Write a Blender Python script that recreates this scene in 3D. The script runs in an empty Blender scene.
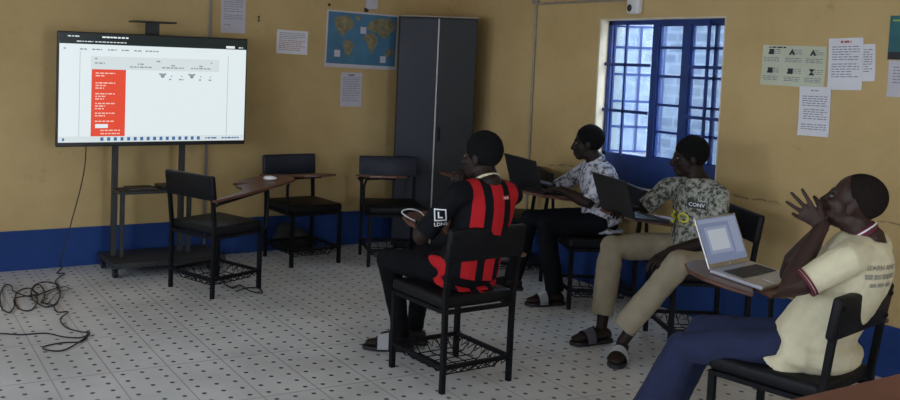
import bpy, bmesh, math, random
from mathutils import Vector, Matrix, Euler, noise
from mathutils.bvhtree import BVHTree
random.seed(7)
scn = bpy.context.scene
col = scn.collection
V = Vector
R = math.radians
PI = math.pi

# ------------------------------------------------------------------ materials
def nt(name):
    m = bpy.data.materials.new(name); m.use_nodes = True
    n = m.node_tree; b = n.nodes['Principled BSDF']
    return m, n, b
def mat(name, c, rough=.6, metal=0, var=.12, scale=14, bump=0, spec=.5, coat=0):
    m, n, b = nt(name)
    tc = n.nodes.new('ShaderNodeTexCoord'); nz = n.nodes.new('ShaderNodeTexNoise')
    nz.inputs['Scale'].default_value = scale; nz.inputs['Detail'].default_value = 4
    n.links.new(tc.outputs['Object'], nz.inputs['Vector'])
    cr = n.nodes.new('ShaderNodeValToRGB')
    cr.color_ramp.elements[0].position = .3; cr.color_ramp.elements[1].position = .7
    cr.color_ramp.elements[0].color = (*[x * (1 - var) for x in c], 1)
    cr.color_ramp.elements[1].color = (*[min(1, x * (1 + var)) for x in c], 1)
    n.links.new(nz.outputs['Fac'], cr.inputs['Fac']); n.links.new(cr.outputs['Color'], b.inputs['Base Color'])
    b.inputs['Roughness'].default_value = rough; b.inputs['Metallic'].default_value = metal
    b.inputs['Specular IOR Level'].default_value = spec
    b.inputs['Coat Weight'].default_value = coat
    if bump:
        bp = n.nodes.new('ShaderNodeBump'); bp.inputs['Strength'].default_value = bump; bp.inputs['Distance'].default_value = .01
        n.links.new(nz.outputs['Fac'], bp.inputs['Height']); n.links.new(bp.outputs['Normal'], b.inputs['Normal'])
    return m
def emit(name, c, s):
    m, n, b = nt(name)
    b.inputs['Base Color'].default_value = (*[x * .02 for x in c], 1)
    b.inputs['Emission Color'].default_value = (*c, 1); b.inputs['Emission Strength'].default_value = s
    b.inputs['Roughness'].default_value = .25
    return m

def wall_material(name, base, dark, ridge=0):
    m, n, b = nt(name)
    tc = n.nodes.new('ShaderNodeTexCoord')
    n1 = n.nodes.new('ShaderNodeTexNoise'); n1.inputs['Scale'].default_value = 1.3; n1.inputs['Detail'].default_value = 6; n1.inputs['Roughness'].default_value = .65
    n2 = n.nodes.new('ShaderNodeTexNoise'); n2.inputs['Scale'].default_value = 38; n2.inputs['Detail'].default_value = 5
    for q in (n1, n2): n.links.new(tc.outputs['Object'], q.inputs['Vector'])
    cr = n.nodes.new('ShaderNodeValToRGB')
    cr.color_ramp.elements[0].position = .32; cr.color_ramp.elements[0].color = (*dark, 1)
    cr.color_ramp.elements[1].position = .62; cr.color_ramp.elements[1].color = (*base, 1)
    n.links.new(n1.outputs['Fac'], cr.inputs['Fac'])
    # scuffs and stains of their own shape
    n3 = n.nodes.new('ShaderNodeTexNoise'); n3.inputs['Scale'].default_value = 5.5; n3.inputs['Detail'].default_value = 8; n3.inputs['Roughness'].default_value = .75
    n.links.new(tc.outputs['Object'], n3.inputs['Vector'])
    c3 = n.nodes.new('ShaderNodeValToRGB')
    c3.color_ramp.elements[0].position = .60; c3.color_ramp.elements[0].color = (0, 0, 0, 1)
    c3.color_ramp.elements[1].position = .74; c3.color_ramp.elements[1].color = (.45, .45, .45, 1)
    n.links.new(n3.outputs['Fac'], c3.inputs['Fac'])
    mx = n.nodes.new('ShaderNodeMix'); mx.data_type = 'RGBA'
    n.links.new(c3.outputs['Color'], mx.inputs[0]); n.links.new(cr.outputs['Color'], mx.inputs[6])
    mx.inputs[7].default_value = (*[x * .55 for x in dark], 1)
    n.links.new(mx.outputs[2], b.inputs['Base Color'])
    b.inputs['Roughness'].default_value = .7; b.inputs['Specular IOR Level'].default_value = .25
    if ridge:   # ragged horizontal plaster joint with flaked paint
        sx = n.nodes.new('ShaderNodeSeparateXYZ'); n.links.new(tc.outputs['Object'], sx.inputs[0])
        nr = n.nodes.new('ShaderNodeTexNoise'); nr.inputs['Scale'].default_value = 4; nr.inputs['Detail'].default_value = 5; n.links.new(tc.outputs['Object'], nr.inputs['Vector'])
        def mth(op, x, y):
            q = n.nodes.new('ShaderNodeMath'); q.operation = op
            for i, v in enumerate((x, y)):
                if isinstance(v, (int, float)): q.inputs[i].default_value = v
                else: n.links.new(v, q.inputs[i])
            return q.outputs[0]
        d = mth('ABSOLUTE', mth('SUBTRACT', mth('ADD', sx.outputs[2], mth('MULTIPLY', mth('SUBTRACT', nr.outputs['Fac'], .5), .10)), ridge), 0)
        k = mth('MULTIPLY', mth('LESS_THAN', d, .006), mth('GREATER_THAN', n3.outputs['Fac'], .49))
        m2 = n.nodes.new('ShaderNodeMix'); m2.data_type = 'RGBA'; n.links.new(k, m2.inputs[0]); n.links.new(mx.outputs[2], m2.inputs[6]); m2.inputs[7].default_value = (.30, .21, .10, 1)
        n.links.new(m2.outputs[2], b.inputs['Base Color'])
    bp = n.nodes.new('ShaderNodeBump'); bp.inputs['Strength'].default_value = .25; bp.inputs['Distance'].default_value = .006
    n.links.new(n2.outputs['Fac'], bp.inputs['Height']); n.links.new(bp.outputs['Normal'], b.inputs['Normal'])
    return m

def floor_material():
    m, n, b = nt('dotted_vinyl')
    N = n.nodes.new; L = n.links.new
    tc = N('ShaderNodeTexCoord')
    mp = N('ShaderNodeMapping'); mp.vector_type = 'POINT'
    S = .0955; a = R(1.9)
    mp.inputs['Rotation'].default_value = (0, 0, a)
    mp.inputs['Scale'].default_value = (1, 1, 1)
    L(tc.outputs['Object'], mp.inputs['Vector'])
    sx = N('ShaderNodeSeparateXYZ'); L(mp.outputs['Vector'], sx.inputs[0])
    def math_(op, x, y=None):
        q = N('ShaderNodeMath'); q.operation = op
        for i, v in enumerate((x, y)):
            if v is None: continue
            if isinstance(v, (int, float)): q.inputs[i].default_value = v
            else: L(v, q.inputs[i])
        return q.outputs[0]
    def cell(o, off, per): # signed distance from nearest multiple of per
        t = math_('DIVIDE', math_('SUBTRACT', o, off), per)
        t = math_('SUBTRACT', math_('FRACT', math_('ADD', t, .5)), .5)
        return math_('MULTIPLY', t, per)
    u0, v0 = 1.353, 4.392
    du = cell(sx.outputs[0], u0, S); dv = cell(sx.outputs[1], v0, S)
    d = math_('SQRT', math_('ADD', math_('MULTIPLY', du, du), math_('MULTIPLY', dv, dv)))
    dot = N('ShaderNodeMapRange'); L(d, dot.inputs[0])
    dot.inputs[1].default_value = .0095; dot.inputs[2].default_value = .0140; dot.inputs[3].default_value = 1; dot.inputs[4].default_value = 0
    su = math_('ABSOLUTE', cell(sx.outputs[0], u0 + S * .5, S * 3)); sv = math_('ABSOLUTE', cell(sx.outputs[1], v0 + S * .5, S * 6))
    sm = math_('MINIMUM', su, sv)
    seam = N('ShaderNodeMapRange'); L(sm, seam.inputs[0])
    seam.inputs[1].default_value = .0015; seam.inputs[2].default_value = .005; seam.inputs[3].default_value = .5; seam.inputs[4].default_value = 0
    nz = N('ShaderNodeTexNoise'); nz.inputs['Scale'].default_value = 1.6; nz.inputs['Detail'].default_value = 7; L(tc.outputs['Object'], nz.inputs['Vector'])
    cr = N('ShaderNodeValToRGB')
    cr.color_ramp.elements[0].position = .3; cr.color_ramp.elements[0].color = (.50, .485, .455, 1)
    cr.color_ramp.elements[1].position = .68; cr.color_ramp.elements[1].color = (.70, .68, .645, 1)
    L(nz.outputs['Fac'], cr.inputs['Fac'])
    m1 = N('ShaderNodeMix'); m1.data_type = 'RGBA'; L(seam.outputs[0], m1.inputs[0]); L(cr.outputs['Color'], m1.inputs[6]); m1.inputs[7].default_value = (.12, .115, .11, 1)
    m2 = N('ShaderNodeMix'); m2.data_type = 'RGBA'; L(dot.outputs[0], m2.inputs[0]); L(m1.outputs[2], m2.inputs[6]); m2.inputs[7].default_value = (.05, .05, .055, 1)
    L(m2.outputs[2], b.inputs['Base Color'])
    b.inputs['Roughness'].default_value = .42; b.inputs['Specular IOR Level'].default_value = .45
    return m

def glass_material():
    m, n, b = nt('window_glass')
    n.nodes.remove(b)
    out = n.nodes['Material Output']
    t = n.nodes.new('ShaderNodeBsdfTransparent'); t.inputs[0].default_value = (.80, .88, .95, 1)
    g = n.nodes.new('ShaderNodeBsdfGlossy'); g.inputs['Roughness'].default_value = .08
    nz = n.nodes.new('ShaderNodeTexNoise'); nz.inputs['Scale'].default_value = 9
    d = n.nodes.new('ShaderNodeBsdfDiffuse'); d.inputs[0].default_value = (.6, .68, .78, 1)
    rm = n.nodes.new('ShaderNodeMapRange'); rm.inputs[3].default_value = .02; rm.inputs[4].default_value = .22
    n.links.new(nz.outputs['Fac'], rm.inputs[0])
    m1 = n.nodes.new('ShaderNodeMixShader'); n.links.new(rm.outputs[0], m1.inputs[0]); n.links.new(t.outputs[0], m1.inputs[1]); n.links.new(d.outputs[0], m1.inputs[2])
    m2 = n.nodes.new('ShaderNodeMixShader'); m2.inputs[0].default_value = .05; n.links.new(m1.outputs[0], m2.inputs[1]); n.links.new(g.outputs[0], m2.inputs[2])
    n.links.new(m2.outputs[0], out.inputs['Surface'])
    return m

def brick_material():
    m, n, b = nt('outside_blockwork')
    tc = n.nodes.new('ShaderNodeTexCoord'); mp = n.nodes.new('ShaderNodeMapping'); mp.inputs['Rotation'].default_value = (0, R(-90), R(-90))
    n.links.new(tc.outputs['Object'], mp.inputs[0])
    br = n.nodes.new('ShaderNodeTexBrick'); br.inputs['Scale'].default_value = 2.6
    br.inputs['Color1'].default_value = (.125, .15, .20, 1); br.inputs['Color2'].default_value = (.075, .095, .14, 1); br.inputs['Mortar'].default_value = (.16, .185, .23, 1)
    br.inputs['Mortar Size'].default_value = .03
    n.links.new(mp.outputs[0], br.inputs['Vector'])
    nz = n.nodes.new('ShaderNodeTexNoise'); nz.inputs['Scale'].default_value = 7; nz.inputs['Detail'].default_value = 6
    n.links.new(tc.outputs['Object'], nz.inputs['Vector'])
    mx = n.nodes.new('ShaderNodeMix'); mx.data_type = 'RGBA'; mx.blend_type = 'OVERLAY'; mx.inputs[0].default_value = .6
    n.links.new(br.outputs['Color'], mx.inputs[6]); n.links.new(nz.outputs['Fac'], mx.inputs[7])
    n.links.new(mx.outputs[2], b.inputs['Base Color']); b.inputs['Roughness'].default_value = .9
    return m

def two_tone(name, c1, c2, scale, thr=.5, detail=6, c3=None):
    m, n, b = nt(name)
    tc = n.nodes.new('ShaderNodeTexCoord'); nz = n.nodes.new('ShaderNodeTexNoise')
    nz.inputs['Scale'].default_value = scale; nz.inputs['Detail'].default_value = detail; nz.inputs['Roughness'].default_value = .7
    n.links.new(tc.outputs['Object'], nz.inputs['Vector'])
    cr = n.nodes.new('ShaderNodeValToRGB')
    cr.color_ramp.elements[0].position = thr - .06; cr.color_ramp.elements[0].color = (*c1, 1)
    cr.color_ramp.elements[1].position = thr + .03; cr.color_ramp.elements[1].color = (*c2, 1)
    if c3:
        e = cr.color_ramp.elements.new(thr + .12); e.color = (*c3, 1)
    n.links.new(nz.outputs['Fac'], cr.inputs['Fac']); n.links.new(cr.outputs['Color'], b.inputs['Base Color'])
    b.inputs['Roughness'].default_value = .85
    return m

def stripe_material(cx):
    # red shirt with black vertical stripes and black sleeves
    m, n, b = nt('striped_jersey')
    N = n.nodes.new; L = n.links.new
    tc = N('ShaderNodeTexCoord'); sx = N('ShaderNodeSeparateXYZ'); L(tc.outputs['Object'], sx.inputs[0])
    def mth(op, x, y):
        q = N('ShaderNodeMath'); q.operation = op
        for i, v in enumerate((x, y)):
            if isinstance(v, (int, float)): q.inputs[i].default_value = v
            else: L(v, q.inputs[i])
        return q.outputs[0]
    x = mth('SUBTRACT', sx.outputs[0], cx)
    fr = mth('FRACT', mth('DIVIDE', mth('ADD', x, 1.1 + .118), .108), 0)
    red = mth('LESS_THAN', fr, .60)
    low = mth('LESS_THAN', sx.outputs[2], .69)
    ina = mth('MULTIPLY', mth('GREATER_THAN', mth('ADD', x, mth('MULTIPLY', low, .2)), -.128), mth('LESS_THAN', x, .165))
    red = mth('MULTIPLY', red, ina)
    mx = N('ShaderNodeMix'); mx.data_type = 'RGBA'; L(red, mx.inputs[0])
    mx.inputs[6].default_value = (.008, .008, .010, 1); mx.inputs[7].default_value = (.47, .017, .022, 1)
    nz = N('ShaderNodeTexNoise'); nz.inputs['Scale'].default_value = 60; L(tc.outputs['Object'], nz.inputs['Vector'])
    bp = N('ShaderNodeBump'); bp.inputs['Strength'].default_value = .15; L(nz.outputs['Fac'], bp.inputs['Height']); L(bp.outputs['Normal'], b.inputs['Normal'])
    L(mx.outputs[2], b.inputs['Base Color']); b.inputs['Roughness'].default_value = .85; b.inputs['Specular IOR Level'].default_value = .1
    return m

M = {}
M['wall'] = wall_material('yellow_plaster', (.57, .41, .188), (.48, .335, .138))
M['wall_r'] = wall_material('yellow_plaster_joint', (.57, .41, .188), (.48, .335, .138), .83)
M['band'] = wall_material('blue_gloss_paint', (.017, .054, .205), (.013, .040, .155))
M['floor'] = floor_material()
M['ceiling'] = mat('ceiling_board', (.66, .63, .58), .8, var=.06)
M['blue'] = mat('blue_steel_paint', (.010, .037, .17), .45, var=.2, scale=9)
M['glass'] = glass_material()
M['reveal'] = mat('painted_daylit_plaster', (.62, .55, .40), .7, var=.1, scale=10)  # wall plaster lightened to cream: daylight on the reveal painted into the colour
M['brick'] = brick_material()
M['ground'] = mat('outside_concrete', (.42, .41, .40), .9, var=.2, scale=3)
M['black_steel'] = mat('black_enamel_steel', (.006, .006, .007), .55, var=.3, scale=20, spec=.16)
M['vinyl'] = mat('black_vinyl', (.007, .007, .008), .5, var=.25, scale=25, bump=.25, spec=.2)
M['vinyl_sheen'] = mat('black_vinyl_painted_sheen', (.010, .012, .024), .42, var=.25, scale=25, bump=.25, spec=.35)  # black vinyl with a bluish reflection painted into its colour, two backrests
M['wood'] = mat('brown_laminate', (.115, .045, .028), .38, var=.2, scale=11)
M['table'] = mat('red_brown_laminate', (.20, .066, .040), .45, var=.12, scale=6)
M['tv_black'] = mat('tv_black_plastic', (.010, .010, .012), .35, var=.2)
M['stand'] = mat('charcoal_powder_coat', (.022, .023, .024), .5, var=.2)
M['cupboard'] = mat('steel_painted_sheen', (.014, .017, .030), .5, var=.18, scale=3)  # left door only: the bluish light it reflects is painted into the steel
M['cupboard_dark'] = mat('dark_grey_steel', (.009, .010, .012), .55, var=.18, scale=3)
M['pale_trim'] = mat('pale_edge_strip', (.55, .54, .50), .5, var=.08)
M['paper'] = mat('white_paper', (.74, .73, .76), .85, var=.05, scale=6)
M['paper_dull'] = mat('lilac_grey_paper', (.56, .53, .58), .85, var=.06, scale=6)
M['paper_green'] = mat('pale_green_paper', (.56, .58, .44), .85, var=.06, scale=5)
M['ink'] = mat('grey_print', (.20, .20, .25), .85, var=.1)
M['ink_black'] = mat('black_print', (.03, .03, .035), .8, var=.1)
M['ink_red'] = mat('red_print', (.42, .10, .09), .85, var=.1)
M['sea'] = mat('map_blue', (.065, .18, .29), .6, var=.15, scale=6)
M['land'] = mat('map_tan', (.23, .20, .11), .6, var=.35, scale=22)
M['teal'] = mat('teal_print', (.02, .12, .13), .6, var=.2, scale=8)
M['conduit'] = mat('grey_conduit', (.30, .25, .19), .55, var=.12)
M['conduit_grey'] = mat('lilac_grey_conduit', (.26, .24, .25), .55, var=.12)
M['white_plastic'] = mat('white_plastic', (.72, .72, .70), .4, var=.05)
M['dark_plastic'] = mat('dark_plastic', (.02, .014, .014), .35, var=.2)
M['cable'] = mat('black_cable', (.014, .013, .013), .55, var=.2)
M['cable_grey'] = mat('grey_cable', (.42, .42, .42), .55, var=.1)
M['skin'] = mat('dark_brown_skin', (.020, .011, .008), .55, var=.12, scale=20, bump=.06, spec=.25)
M['skin_warm'] = mat('warm_brown_skin', (.040, .020, .0145), .5, var=.12, scale=20, bump=.06, spec=.3)
M['hair_short'] = mat('cropped_hair', (.014, .009, .0075), .9, var=.3, scale=160, bump=.5, spec=.15)
M['hair'] = mat('black_hair', (.006, .006, .006), .9, var=.3, scale=160, bump=.9, spec=.15)
M['eye'] = mat('eye_white', (.10, .09, .08), .6, var=.05)
M['pupil'] = mat('dark_pupil', (.008, .005, .004), .2, var=.05)
M['jeans_black'] = mat('black_cotton', (.006, .006, .007), .9, var=.25, scale=30, bump=.2, spec=.12)
M['trouser_dark'] = mat('dark_trouser_cloth', (.007, .0075, .010), .9, var=.25, scale=30, bump=.2, spec=.12)
M['khaki'] = mat('khaki_cotton', (.36, .305, .21), .9, var=.10, scale=14, bump=.25)
M['navy'] = mat('navy_cotton', (.014, .020, .062), .9, var=.15, scale=14, bump=.25)
M['cream'] = mat('cream_polo_cotton', (.70, .63, .42), .85, var=.05, scale=30, bump=.15)
M['maroon'] = mat('maroon_rib', (.13, .015, .035), .8, var=.15)
M['floral'] = two_tone('white_print_shirt', (.07, .07, .09), (.48, .48, .53), 28, .47, 5, (.60, .60, .65))
M['camo'] = two_tone('grey_print_tee', (.045, .042, .036), (.32, .34, .27), 38, .50, 5, (.42, .37, .36))
M['yellow_print'] = mat('yellow_print', (.72, .66, .06), .7, var=.05)
M['green_print'] = mat('lime_print', (.30, .42, .10), .7, var=.1)
M['white_print'] = mat('white_print', (.75, .75, .75), .7, var=.04)
M['faded_print'] = mat('faded_grey_print', (.30, .28, .22), .8, var=.1)
M['sock'] = mat('white_strap', (.85, .85, .85), .85, var=.05)
M['sandal'] = mat('black_sandal_rubber', (.011, .011, .012), .6, var=.2)
M['silver'] = mat('silver_laptop_shell', (.48, .48, .50), .32, metal=.7, var=.05)
M['keys'] = mat('dark_key_plastic', (.035, .035, .04), .5, var=.2)
M['laptop_black'] = mat('black_laptop_shell', (.012, .012, .014), .4, var=.2)
M['bag'] = mat('grey_green_canvas', (.035, .035, .030), .85, var=.3, scale=12, bump=.4)
M['shelf_item'] = mat('dark_folder', (.05, .04, .032), .6, var=.2)
SCR = .92
M['s_white'] = emit('screen_white', (.80, .89, .92), SCR)
M['s_grey'] = emit('screen_pale_grey', (.70, .78, .80), SCR)
M['s_line'] = emit('screen_grey_text', (.28, .33, .36), SCR)
M['s_dark'] = emit('screen_dark_bar', (.010, .018, .020), SCR)
M['s_red'] = emit('screen_red', (.80, .075, .035), SCR)
M['s_pink'] = emit('screen_pale_red_text', (.95, .58, .50), SCR)
M['s_icon'] = emit('screen_blue_icon', (.06, .16, .36), SCR)
M['l_blue'] = emit('laptop_screen_blue', (.20, .26, .42), .62)
M['l_pale'] = emit('laptop_screen_pale', (.52, .58, .66), .62)
M['l_mid'] = emit('laptop_screen_mid', (.30, .36, .52), .62)

# ------------------------------------------------------------------ mesh helpers
def bm_new(): return bmesh.new()
def link(o, parent=None):
    col.objects.link(o)
    if parent is not None: o.parent = parent
    return o
def obj(name, bm, m, parent=None, smooth=False, bevel=0, seg=2):
    me = bpy.data.meshes.new(name)
    if bevel:
        bmesh.ops.remove_doubles(bm, verts=bm.verts, dist=1e-6)
        es = [e for e in bm.edges if len(e.link_faces) == 2 and e.calc_face_angle(0) > .6]
        bmesh.ops.bevel(bm, geom=es, offset=bevel, segments=seg, profile=.5, affect='EDGES', clamp_overlap=True)
    bmesh.ops.recalc_face_normals(bm, faces=bm.faces)
    bm.to_mesh(me); bm.free()
    me.materials.append(m)
    if smooth:
        for p in me.polygons: p.use_smooth = True
    return link(bpy.data.objects.new(name, me), parent)
def thing(name, label, cat, loc=(0, 0, 0), rotz=0, group=None, mtx=None):
    o = bpy.data.objects.new(name, None); o.empty_display_size = .1
    if mtx is not None: o.matrix_world = mtx
    else:
        o.location = loc; o.rotation_euler = (0, 0, rotz)
    tag(o, label, cat, group)
    return link(o)
def tag(o, label, cat, group=None, kind=None):
    o['label'] = label; o['category'] = cat
    if group: o['group'] = group
    if kind: o['kind'] = kind
    return o
def struct(name, bm, m, parent=None, **k):
    o = obj(name, bm, m, parent, **k)
    if parent is None: o['kind'] = 'structure'
    return o
def box(bm, x0, x1, y0, y1, z0, z1, mtx=None):
    vs = [bm.verts.new(V((x, y, z)) if mtx is None else mtx @ V((x, y, z))) for x in (x0, x1) for y in (y0, y1) for z in (z0, z1)]
    for f in ((0, 1, 3, 2), (4, 6, 7, 5), (0, 4, 5, 1), (2, 3, 7, 6), (0, 2, 6, 4), (1, 5, 7, 3)):
        bm.faces.new([vs[i] for i in f])
    return bm
def frames(pts, ref=None):
    out = []
    n = len(pts); prev = None
    for i in range(n):
        t = (pts[min(i + 1, n - 1)] - pts[max(i - 1, 0)])
        t = t.normalized() if t.length > 1e-9 else V((0, 0, 1))
        if prev is None:
            r = V(ref) if ref is not None else (V((0, 0, 1)) if abs(t.z) < .9 else V((1, 0, 0)))
            u = r - t * r.dot(t)
            if u.length < 1e-6: u = t.orthogonal()
            u.normalize()
        else:
            u = prev - t * prev.dot(t)
            u = u.normalized() if u.length > 1e-6 else t.orthogonal().normalized()
        prev = u
        out.append((u, t.cross(u), t))
    return out
def rings(bm, rs, seg=12, cap=True, sq=1.0):
    # rs: list of (centre, ux, uy, a, b)
    loops = []
    for c, ux, uy, a, b in rs:
        l = []
        for k in range(seg):
            th = 2 * PI * k / seg
            cs, sn = math.cos(th), math.sin(th)
            if sq != 1:
                cs = math.copysign(abs(cs) ** sq, cs); sn = math.copysign(abs(sn) ** sq, sn)
            l.append(bm.verts.new(c + ux * (a * cs) + uy * (b * sn)))
        loops.append(l)
    for A, B in zip(loops, loops[1:]):
        for k in range(seg):
            bm.faces.new((A[k], A[(k + 1) % seg], B[(k + 1) % seg], B[k]))
    if cap:
        bm.faces.new(loops[0][::-1]); bm.faces.new(loops[-1])
    return loops
def tube(bm, pts, rad, seg=8, ref=None, flat=1.0, round_ends=False, sq=1.0):
    pts = [V(p) for p in pts]
    if not isinstance(rad, (list, tuple)): rad = [rad] * len(pts)
    rad = list(rad)
    if round_ends:
        d0 = (pts[0] - pts[1]).normalized(); d1 = (pts[-1] - pts[-2]).normalized()
        a, b = rad[0], rad[-1]
        pts = [pts[0] + d0 * a * .95, pts[0] + d0 * a * .65] + pts + [pts[-1] + d1 * b * .65, pts[-1] + d1 * b * .95]
        rad = [a * .3, a * .76] + rad + [b * .76, b * .3]
    fr = frames(pts, ref)
    return rings(bm, [(p, f[0], f[1], r, r * flat) for p, f, r in zip(pts, fr, rad)], seg, True, sq)
def smooth_path(pts, n=6):
    pts = [V(p) for p in pts]; out = []
    for i in range(len(pts) - 1):
        p0 = pts[max(i - 1, 0)]; p1 = pts[i]; p2 = pts[i + 1]; p3 = pts[min(i + 2, len(pts) - 1)]
        for k in range(n):
            t = k / n
            out.append(.5 * ((2 * p1) + (p2 - p0) * t + (2 * p0 - 5 * p1 + 4 * p2 - p3) * t * t + (3 * p1 - p0 - 3 * p2 + p3) * t ** 3))
    out.append(pts[-1]); return out
def ell(bm, c, r, mtx=None, seg=16, rng=10):
    c = V(c); vs = []
    top = bm.verts.new(V((0, 0, 1))); bot = bm.verts.new(V((0, 0, -1))); rows = []
    for i in range(1, rng):
        ph = PI * i / rng
        rows.append([bm.verts.new(V((math.sin(ph) * math.cos(2 * PI * k / seg), math.sin(ph) * math.sin(2 * PI * k / seg), math.cos(ph)))) for k in range(seg)])
    for k in range(seg):
        bm.faces.new((top, rows[0][k], rows[0][(k + 1) % seg])); bm.faces.new((bot, rows[-1][(k + 1) % seg], rows[-1][k]))
    for A, B in zip(rows, rows[1:]):
        for k in range(seg): bm.faces.new((A[k], B[k], B[(k + 1) % seg], A[(k + 1) % seg]))
    for v in [top, bot] + [v for r_ in rows for v in r_]:
        p = V((v.co.x * r[0], v.co.y * r[1], v.co.z * r[2])) + c
        v.co = mtx @ p if mtx is not None else p
    return bm
def prism(bm, outline, z0, z1, mtx=None):
    a = [bm.verts.new(V((x, y, z0)) if mtx is None else mtx @ V((x, y, z0))) for x, y in outline]
    b = [bm.verts.new(V((x, y, z1)) if mtx is None else mtx @ V((x, y, z1))) for x, y in outline]
    n = len(a)
    for i in range(n): bm.faces.new((a[i], a[(i + 1) % n], b[(i + 1) % n], b[i]))
    bm.faces.new(a[::-1]); bm.faces.new(b)
    return bm
def solid(name, bm, m, parent, origin, voxel=.006, smooth=3, disp=0, dsize=.08, seed=0):
    """fuse the closed shells of bm into one continuous surface"""
    for v in bm.verts: v.co -= V(origin)
    bmesh.ops.recalc_face_normals(bm, faces=bm.faces)
    me = bpy.data.meshes.new(name + '_shells'); bm.to_mesh(me); bm.free()
    o = bpy.data.objects.new(name, me); col.objects.link(o)
    md = o.modifiers.new('fuse', 'REMESH'); md.mode = 'VOXEL'; md.voxel_size = voxel
    s = o.modifiers.new('relax', 'SMOOTH'); s.iterations = smooth; s.factor = .5
    bpy.context.view_layer.update()
    ev = o.evaluated_get(bpy.context.evaluated_depsgraph_get())
    me2 = bpy.data.meshes.new_from_object(ev)
    o.modifiers.clear(); o.data = me2; me2.name = name
    bpy.data.meshes.remove(me)
    if disp:
        off = V((seed * 3.1, seed * 1.7, seed))
        ns = [v.normal.copy() for v in me2.vertices]
        for v, nn in zip(me2.vertices, ns):
            p = v.co / dsize + off
            v.co += nn * disp * (noise.noise(V((p.x, p.y, p.z * .45))) + .5 * noise.noise(p * 2.3))
    me2.materials.clear(); me2.materials.append(m)
    for p in me2.polygons: p.use_smooth = True
    o.parent = parent
    return o
def text_mesh(txt, size, bold=False, cuts=1):
    c = bpy.data.curves.new('t', 'FONT'); c.body = txt; c.size = size; c.align_x = 'CENTER'; c.align_y = 'CENTER'; c.resolution_u = 2
    if bold: c.offset = size * .02
    o = bpy.data.objects.new('t', c); col.objects.link(o); bpy.context.view_layer.update()
    me = bpy.data.meshes.new_from_object(o.evaluated_get(bpy.context.evaluated_depsgraph_get()))
    bpy.data.objects.remove(o); bpy.data.curves.remove(c)
    bm = bm_new(); bm.from_mesh(me); bpy.data.meshes.remove(me)
    bmesh.ops.triangulate(bm, faces=bm.faces)
    for _ in range(cuts): bmesh.ops.subdivide_edges(bm, edges=[e for e in bm.edges if e.calc_length() > size * .12], cuts=1)
    return bm
def decal(name, bm, frame, target, m, lift=.003):
    """wrap flat print (frame's local xy plane, normal +z) onto the cloth of target, as a child of it"""
    tv = [v.co.copy() for v in target.data.vertices]
    tree = BVHTree.FromPolygons(tv, [list(p.vertices) for p in target.data.polygons])
    off = target.matrix_world.translation if target.parent is None else target.parent.location
    nrm = (frame.to_3x3() @ V((0, 0, 1))).normalized()
    for v in bm.verts:
        p = frame @ v.co - off
        h, n_, i_, d_ = tree.ray_cast(p + nrm * .25, -nrm, .6)
        v.co = (h + nrm * lift) if h is not None else p
    me = bpy.data.meshes.new(name); bm.to_mesh(me); bm.free(); me.materials.append(m)
    return link(bpy.data.objects.new(name, me), target)
def frame_at(c, right, up):
    right = V(right).normalized(); up = V(up); n_ = right.cross(up).normalized(); up = n_.cross(right)
    return Matrix(((right.x, up.x, n_.x, c[0]), (right.y, up.y, n_.y, c[1]), (right.z, up.z, n_.z, c[2]), (0, 0, 0, 1)))
def copy_tree(o, parent=None):
    c = o.copy(); col.objects.link(c)
    if parent is not None: c.parent = parent
    for ch in list(o.children): copy_tree(ch, c)
    return c

# ------------------------------------------------------------------ room shell
XR, YB, XL, YF, ZC = 4.94, 6.70, -1.6, -2.6, 2.9
T = .24
BZ = .284   # top of the blue band
struct('floor', box(bm_new(), XL - T, XR + T, YF - T, YB + T, -.12, 0), M['floor'])
struct('ceiling', box(bm_new(), XL - T, XR + T, YF - T, YB + T, ZC, ZC + .12), M['ceiling'])
struct('wall_back', box(bm_new(), XL - T, XR + T, YB, YB + T, 0, ZC), M['wall'])
def holed_wall(name, axis, at, out, lo, hi, holes):
    # wall slab in the plane axis=at, growing outwards by out; holes: (a0,a1,z0,z1) sorted along a
    bm = bm_new(); cur = lo
    def bx(a0, a1, z0, z1):
        if a1 - a0 < 1e-6 or z1 - z0 < 1e-6: return
        o0, o1 = sorted((at, at + out))
        if axis == 'x': box(bm, o0, o1, a0, a1, z0, z1)
        else: box(bm, a0, a1, o0, o1, z0, z1)
    for a0, a1, z0, z1 in holes:
        bx(cur, a0, 0, ZC); bx(a0, a1, 0, z0); bx(a0, a1, z1, ZC); cur = a1
    bx(cur, hi, 0, ZC)
    return struct(name, bm, M['wall_r' if name == 'wall_right' else 'wall'])
WY0, WY1, WZ0, WZ1 = 3.86, 4.93, .745, 1.935
holed_wall('wall_right', 'x', XR, T, YF, YB, [(WY0, WY1, WZ0, WZ1)])
LW = [(-.4, 1.0, .95, 2.1), (2.0, 3.6, .95, 2.1), (4.5, 5.6, .95, 2.1)]
holed_wall('wall_left', 'x', XL, -T, YF, YB, LW)
DO = (1.2, 2.5, 0, 2.15)
holed_wall('wall_front', 'y', YF, -T, XL, XR, [DO])
# blue painted band, a few millimetres proud of the plaster
bt = .006
struct('trim_1', box(bm_new(), XL, XR, YB - bt, YB, 0, BZ), M['band'])
struct('trim_2', box(bm_new(), XR - bt, XR, YF, YB - bt, 0, BZ), M['band'])
struct('trim_3', box(bm_new(), XL, XL + bt, YF, YB - bt, 0, BZ), M['band'])
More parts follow.
